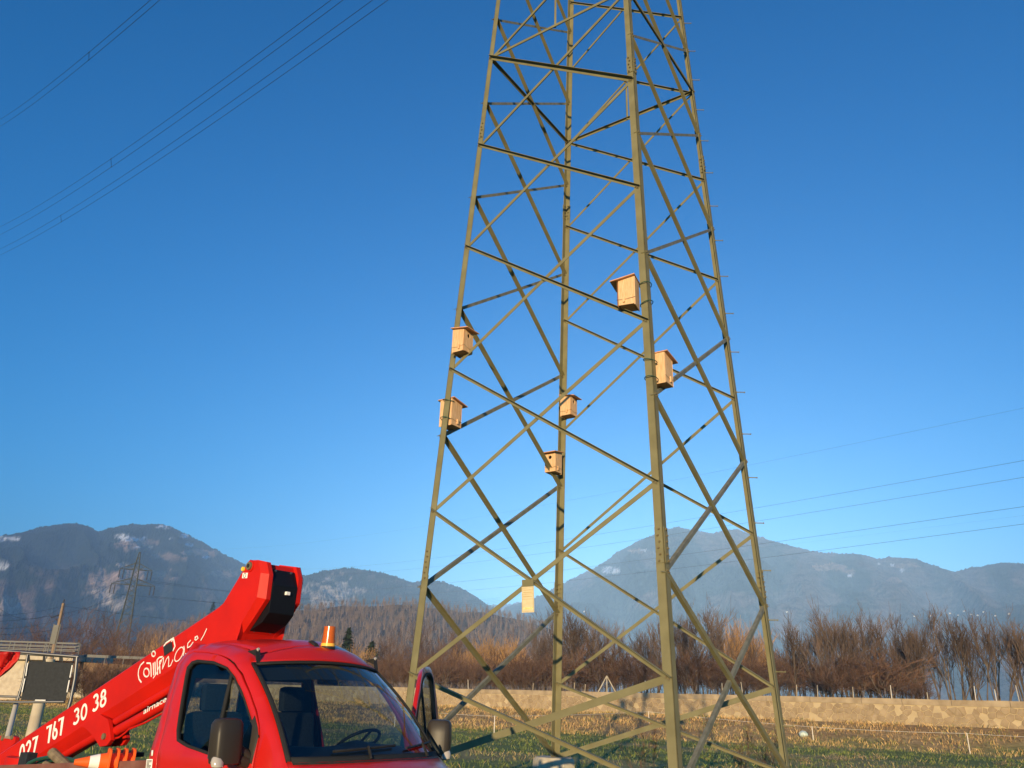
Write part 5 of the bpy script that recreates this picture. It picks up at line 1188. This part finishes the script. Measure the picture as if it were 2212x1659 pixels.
for st_ in [[(948,1102),(968,1075),(985,1030),(1003,985),(1012,975),(1010,1010),(1005,1046),(1030,985),(1042,968),(1045,985),(1042,1032),(1056,1024),(1070,990)], arc(1108, 955, 20, 48, rot=.45), [(1138,905),(1142,930),(1128,985),(1150,950)], [(1180,868),(1162,888),(1160,915),(1178,905),(1195,880)], [(1215,845),(1205,862),(1212,868),(1226,856),(1220,842),(1206,850)], [(1243,868),(1262,835),(1279,797)]]: strokes('logo_script', [st_], .0055, yt if st_[0][0] < 1135 else -.282, 'white')
def quadp(name, q, yl, mt, th=.003):
    p = [onY(c1(*x), yl) for x in q]; m = MB(); m.prism([(v.x, v.z) for v in p], lambda x, y, d: Vector((x, yl-d, y)), 0, th); return m.build(name, M[mt], boom, fixn=True)
quadp('logo_cube', [(1012,908),(1062,876),(1070,930),(1018,966)], yt-.002, 'wire')
strokes('logo_cube_edge', [[(1026,886),(1073,854),(1083,906),(1070,932)], [(1073,854),(1062,876)], [(1026,886),(1012,908)]], .009, yt, 'white')
# rams under the boom
def ram(a, b_, r, yl, name='hydraulic_ram', parent=boom):
    A, B = onY(a, yl), onY(b_, yl); m = MB(); m.tube(A, B, r, r, 20); o = m.build(name, M['red_boom'], parent, smooth=True); return o, A, B
ram(c1(690, 1388), c1(1110, 1140), .042, -.13); o2, A2, B2 = ram(c1(705, 1440), c1(1090, 1228), .056, -.13); ram(c1(330, 1612), c1(640, 1440), .05, -.06)
A_, B_ = onY(c1(885, 1328), -.19), onY(c1(1085, 1215), -.19); up_ = onY(c1(890, 1290), -.19)-A_
put_text('airnace.ch', A_, B_, up_*1.0, -.1885, .01, 'web_address', boom, M['white'])
m = MB(); hp_ = [onY(c1(*q), -.16) for q in ((700,1480),(740,1468),(775,1442),(800,1418),(900,1378),(1010,1318))]; m.path(hp_, .012, 6); m.build('hose', M['red_boom'], boom, smooth=True)
br_ = [r1(930,1165),(r1(1010,1215)),r1(1045,1248),r1(1105,1325),r1(1160,1412),r1(1240,1400),r1(1288,1335),r1(1275,1195),r1(1255,1095),r1(1160,1035)]
pb_ = [onY(q, -.22) for q in br_]; 
for s in (-.225, -.04):
    m = MB(); m.prism([(p.x, p.z) for p in pb_], lambda x, y, d: Vector((x, d, y)), s, s+.05); m.build('ram_bracket', M['red_boom'], boom, fixn=True, bevel=.008)
xs_ = [p.x for p in pb_]; m = MB(); q0, q1 = pb_[0], pb_[4]; m.prism([(q0.x, q0.z), (q1.x, q1.z), (q1.x+.02, q1.z), (q0.x+.03, q0.z+.01)], lambda x, y, d: Vector((x, d, y)), -.18, -.04); m.build('bracket_web', M['red_boom'], boom, fixn=True)
pc = onY(r1(1212, 1292), -.226); m = MB(); m.tube(pc+Vector((0, .24, 0)), pc+Vector((0, -.02, 0)), .034, .034, 16); m.build('bracket_pin', M['bolt'], boom, smooth=True)
# boom tip bracket, strut, work basket (all of one machine)
m = MB(); gp = [r1(-60,1290), r1(20,1285), r1(60,1320), r1(110,1325), r1(140,1280), r1(178,1305), r1(170,1370), r1(90,1445), r1(30,1500), r1(-60,1560)]; pg = [onY(q, .12) for q in gp]; m.prism([(p.x, p.z) for p in pg], lambda x, y, d: Vector((x, d, y)), .12, .18); tb = m.build('tip_bracket', M['red_boom'], tr, fixn=True, bevel=.006)
for q in (r1(35, 1312), r1(145, 1303)):
    c = onY(q, .12); m = MB(); m.tube(c, c+Vector((0, -.02, 0)), .035, .03, 14); m.build('tip_pin', M['bolt'], tb, smooth=True)
m = MB(); m.tube(onY(r1(185, 925), .35), onY(r1(88, 1310), .15), .035, .04, 12); m.build('strut', mat('pale_strut_steel', (.42,.39,.34), .5), tr, smooth=True)
YB = 12.6
def bk(x, y, dy=0): return tl(at(*r1(x, y), YB+dy))
bs = empty('basket', (0, 0, 0)); bs.parent = tr
def btube(pts, r, nm='rail', mt='chrome'): m = MB(); m.path([bk(*p) for p in pts], r, 10); return m.build(nm, M[mt], bs, smooth=True)
btube([(-260, 285), (0, 295), (330, 322), (915, 368)], .022)
btube([(-260, 300, 1.0), (330, 340, 1.0), (860, 372, 1.0)], .018)
btube([(895, 372), (870, 620), (820, 880), (765, 1060)], .024, 'post')
btube([(322, 345), (272, 640), (205, 870)], .02, 'post')
btube([(-260, 820), (180, 832), (240, 838)], .016); btube([(-260, 885), (200, 895), (745, 890)], .019)
btube([(225, 765), (215, 830), (185, 865)], .016, 'latch')
A, B, C_, D_ = (338, 415), (855, 440), (760, 885), (240, 870)
m = MB(); P4 = [bk(*p) for p in (A, B, C_, D_)]; P5 = [bk(*p, .03) for p in (A, B, C_, D_)]; m.add(P4+P5, [(0,1,2,3),(4,7,6,5),(0,4,5,1),(1,5,6,2),(2,6,7,3),(3,7,4,0)]); bp_ = m.build('basket_panel', M['panel'], bs, fixn=True)
for x0, x1 in ((500, 525), (690, 725), (330, 345)):
    m = MB(); m.add([bk(x0, 350), bk(x1, 352), bk(x1+8, 425), bk(x0-8, 422), bk(x0, 350, .02), bk(x1, 352, .02), bk(x1+8, 425, .02), bk(x0-8, 422, .02)], [(0,1,2,3),(4,7,6,5),(0,4,5,1),(1,5,6,2),(2,6,7,3),(3,7,4,0)]); m.build('panel_tab', M['panel'], bp_, fixn=True)
for a, b_ in (((322,440),(300,590)),((290,620),(255,780)),((840,465),(812,610)),((805,640),(778,780)),((410,872),(530,874))):
    m = MB(); m.tube(bk(*a, -.02), bk(*b_, -.02), .009, .009, 6); m.build('lacing', M['white'], bp_)
# red tarpaulin bag hanging at the basket
V = []; nt_, nv_ = 14, 12; F_ = []
for i in range(nt_):
    for j in range(nv_):
        u, v = i/(nt_-1), j/(nv_-1); x = -300+(530-v*v*250)*u; y = 310+v*(430-120*u*u); dp = -.12*math.sin(math.pi*u)*(.5+.5*math.sin(v*5+u*4))-.1-.06*math.sin(u*19+v*6); V.append(tuple(bk(x, y, dp)))
tb_ = np_mesh('tarpaulin', np.array(V), grid_faces(nt_, nv_), M['tarp'], parent=tr, smooth=True); md = tb_.modifiers.new('t', 'SOLIDIFY'); md.thickness = .01

# cab markings
a = onY(c1(938, 1548), -.955); m = MB()
put_text('1', onY(c1(938, 1585), -.97), onY(c1(949, 1583), -.97), onY(c1(941, 1550), -.97)-onY(c1(938, 1585), -.97), -ys(.02, 1.3)-.022, .01, 'digit', tr, M['white'])
pa_ = [onY(c1(*q), -.975) for q in ((904,1605),(942,1604),(936,1665),(898,1668))]; m = MB(); m.prism([(p.x, p.z) for p in pa_], lambda x, y, d: Vector((x, -.968-d, y)), 0, .002); lb = m.build('white_label', M['white'], tr, fixn=True)
m = MB(); rr = random.Random(2)
for k in range(7):
    f = .12+.12*k; L0 = pa_[0].lerp(pa_[3], f); R0_ = pa_[1].lerp(pa_[2], f); e_ = L0.lerp(R0_, rr.uniform(.5, .9)); s_ = L0.lerp(R0_, .12); m.add([Vector((s_.x, -.9715, s_.z)), Vector((e_.x, -.9715, e_.z)), Vector((e_.x, -.9715, e_.z-.006)), Vector((s_.x, -.9715, s_.z-.006))], [(0,1,2,3)])
tag(m.build('label_print', M['wire'], lb), kind='stuff')

# things lying on the bed
def world(p): return Vector((VX+cv*p.x-sv*p.y, VY+sv*p.x+cv*p.y, p.z))
def top_obj(m, name, mt, label, cat, group=None, smooth=False, bevel=0, fixn=False):
    o = m.build(name, M[mt], None, smooth=smooth, bevel=bevel, fixn=fixn); o.location = (VX, VY, 0); o.rotation_euler = (0, 0, YAW); return tag(o, label, cat, group)
p0 = onY(r1(312, 1600), -.5); m = MB(); m.box((p0.x, -.5, (p0.z+onY(r1(312, 1475), -.5).z)/2-.1), (.19, .12, onY(r1(312, 1475), -.5).z-p0.z+.2)); top_obj(m, 'grey_stanchion', 'panel', 'short square grey post standing on the truck bed in front of the first digit', 'post', bevel=.006)
def ly(x, y, yl=-.5): return onY(r1(x, y), yl)
m = MB(); m.path([ly(x, y, -.55) for x, y in ((290,1655),(340,1600),(430,1560),(560,1535),(690,1540),(820,1560),(930,1600),(1040,1645),(1060,1700))], .022, 8); m.path([ly(x, y, -.48) for x, y in ((300,1700),(360,1630),(470,1590),(600,1570),(760,1590),(880,1640),(900,1700))], .018, 8); m.path([ly(x, y, -.6) for x, y in ((960,1680),(975,1600),(990,1520))], .028, 8); m.path([ly(x, y, -.6) for x, y in ((985,1530),(950,1575),(930,1600))], .018, 6)
o_ = top_obj(m, 'green_hose', 'wire_green', 'dark green hose looped over the truck bed below the telephone number', 'hose', smooth=True); o_['kind'] = 'stuff' if False else 'thing'; del o_['kind']
for i, (x0, y0, x1, y1, r, lab) in enumerate(((600,1475,830,1690,.055,'upper dirty brown ribbed strap roll on the truck bed'), (520,1620,660,1700,.045,'lower dirty brown ribbed strap roll at the picture edge'))):
    m = MB(); A, B = ly(x0, y0, -.6), ly(x1, y1, -.6); n_ = 16
    m.path([A.lerp(B, k/(n_*2)) for k in range(n_*2+1)], [r*(1 if k % 2 else .84) for k in range(n_*2+1)], 9)
    M.setdefault('strap', mat('muddy_webbing', (.14,.105,.07), .9, c2=(.22,.17,.11), scale=12)); top_obj(m, 'ribbed_roll', 'strap', lab, 'strap roll', 'strap rolls on the truck bed')
# stacked traffic cones lying on their side, square bases towards the right
def cone(X_, Y_, yl, sc_, label):
    b0 = onY(r1(1445, 1610), yl)
    ax0 = Vector((.86, .5, 0)); wp_ = world(b0)+ax0*(X_-.17); wp_.z = b0.z+.02; root = empty('traffic_cone', wp_, R(30), label, 'traffic cone', 'orange traffic cones lying on the truck bed'); root.scale = (sc_,)*3
    # lies with its tip to the left (-x)
    m = MB(); m.prism([(-.15,-.15),(-.11,-.17),(.11,-.17),(.15,-.15),(.17,-.11),(.17,.11),(.15,.15),(.11,.17),(-.11,.17),(-.15,.15),(-.17,.11),(-.17,-.11)], lambda x, y, d: Vector((d, x, y)), 0, .03); m.build('base', M['orange'], root, fixn=True, bevel=.006)
    m = MB()
    m.tube((0, 0, 0), (-.10, 0, 0), .115, .10, 24); m.build('cone_body', M['orange'], root, smooth=True)
    m = MB(); m.tube((-.10, 0, 0), (-.22, 0, 0), .101, .075, 24); m.build('white_band', M['white'], root, smooth=True)
    m = MB(); m.tube((-.22, 0, 0), (-.40, 0, 0), .074, .035, 24); m.build('tip', M['orange'], root, smooth=True)
for i, (x, lab) in enumerate(((0, 'leftmost orange traffic cone of the stack, its white band showing'), (.075, 'second orange cone base from the left in the stack'), (.15, 'third orange cone base in the stack'), (.225, 'rightmost orange cone base, next to the cab'))):
    cone(x, 0, -.55, .74, lab)
m = MB(); a = ly(1345, 1455, -.35); b_ = ly(1580, 1455, -.35); m.box(((a.x+b_.x)/2, -.35, a.z-.02), (b_.x-a.x, .2, .045)); top_obj(m, 'dark_bar', 'rubber', 'dark flat bar lying just above the orange cones', 'bar', bevel=.008)
m = MB(); a = ly(960, 1580, .2); b_ = ly(1700, 1590, .2); m.box(((a.x+b_.x)/2, .2, a.z-.08), (b_.x-a.x+.3, .06, .14)); top_obj(m, 'far_side_board', 'strap', 'brown side board on the far edge of the truck bed behind the cones', 'board')

# every plant of a row gets its own label, counted along the row
def number_row(group, kind, tail):
    def sx(o): p = o.matrix_basis.translation; return p.x/p.y
    it = sorted([o for o in bpy.data.objects if o.parent is None and o.get('group') == group], key=sx)
    for i, o in enumerate(it): o['label'] = '%s, %s from the left %s' % (kind, ORD[i] if i < len(ORD) else 'last', tail)
for a_ in (('bare trees right of the pylon', 'bare upright tree', 'in the row right of the pylon'), ('bare trees through the pylon', 'bare upright tree', 'in the row seen through the pylon'), ('undergrowth below the row of trees', 'low red brown bush', 'among those under the tree row'), ('bushes behind the row of trees', 'tall red brown bush', 'behind the tree row'), ('golden willows behind the right leg', 'golden willow bush', 'behind the right pylon leg'), ('willows left of the tree row', 'golden brown willow', 'in the group left of the tree row'), ('willows behind the cab roof', 'golden brown willow', 'behind the cab roof'), ('thicket between cab and pylon', 'red brown bush', 'in the thicket right of the cab'), ('broad trees behind the thicket', 'broad leafless tree', 'behind the thicket'), ('trees behind the elevated road', 'broad leafless tree', 'behind the elevated road'), ('trees above the boom', 'broad leafless tree', 'above the red boom'), ('bushes on the slope above the boom', 'red brown bush', 'on the slope above the boom'), ('willows above the boom', 'golden brown willow', 'above the lettered boom'), ('houses at the foot of the mountain', 'tiny white house', 'at the foot of the right mountain'), ('scattered far houses', 'tiny white house', 'among those scattered on the slopes')): number_row(*a_)
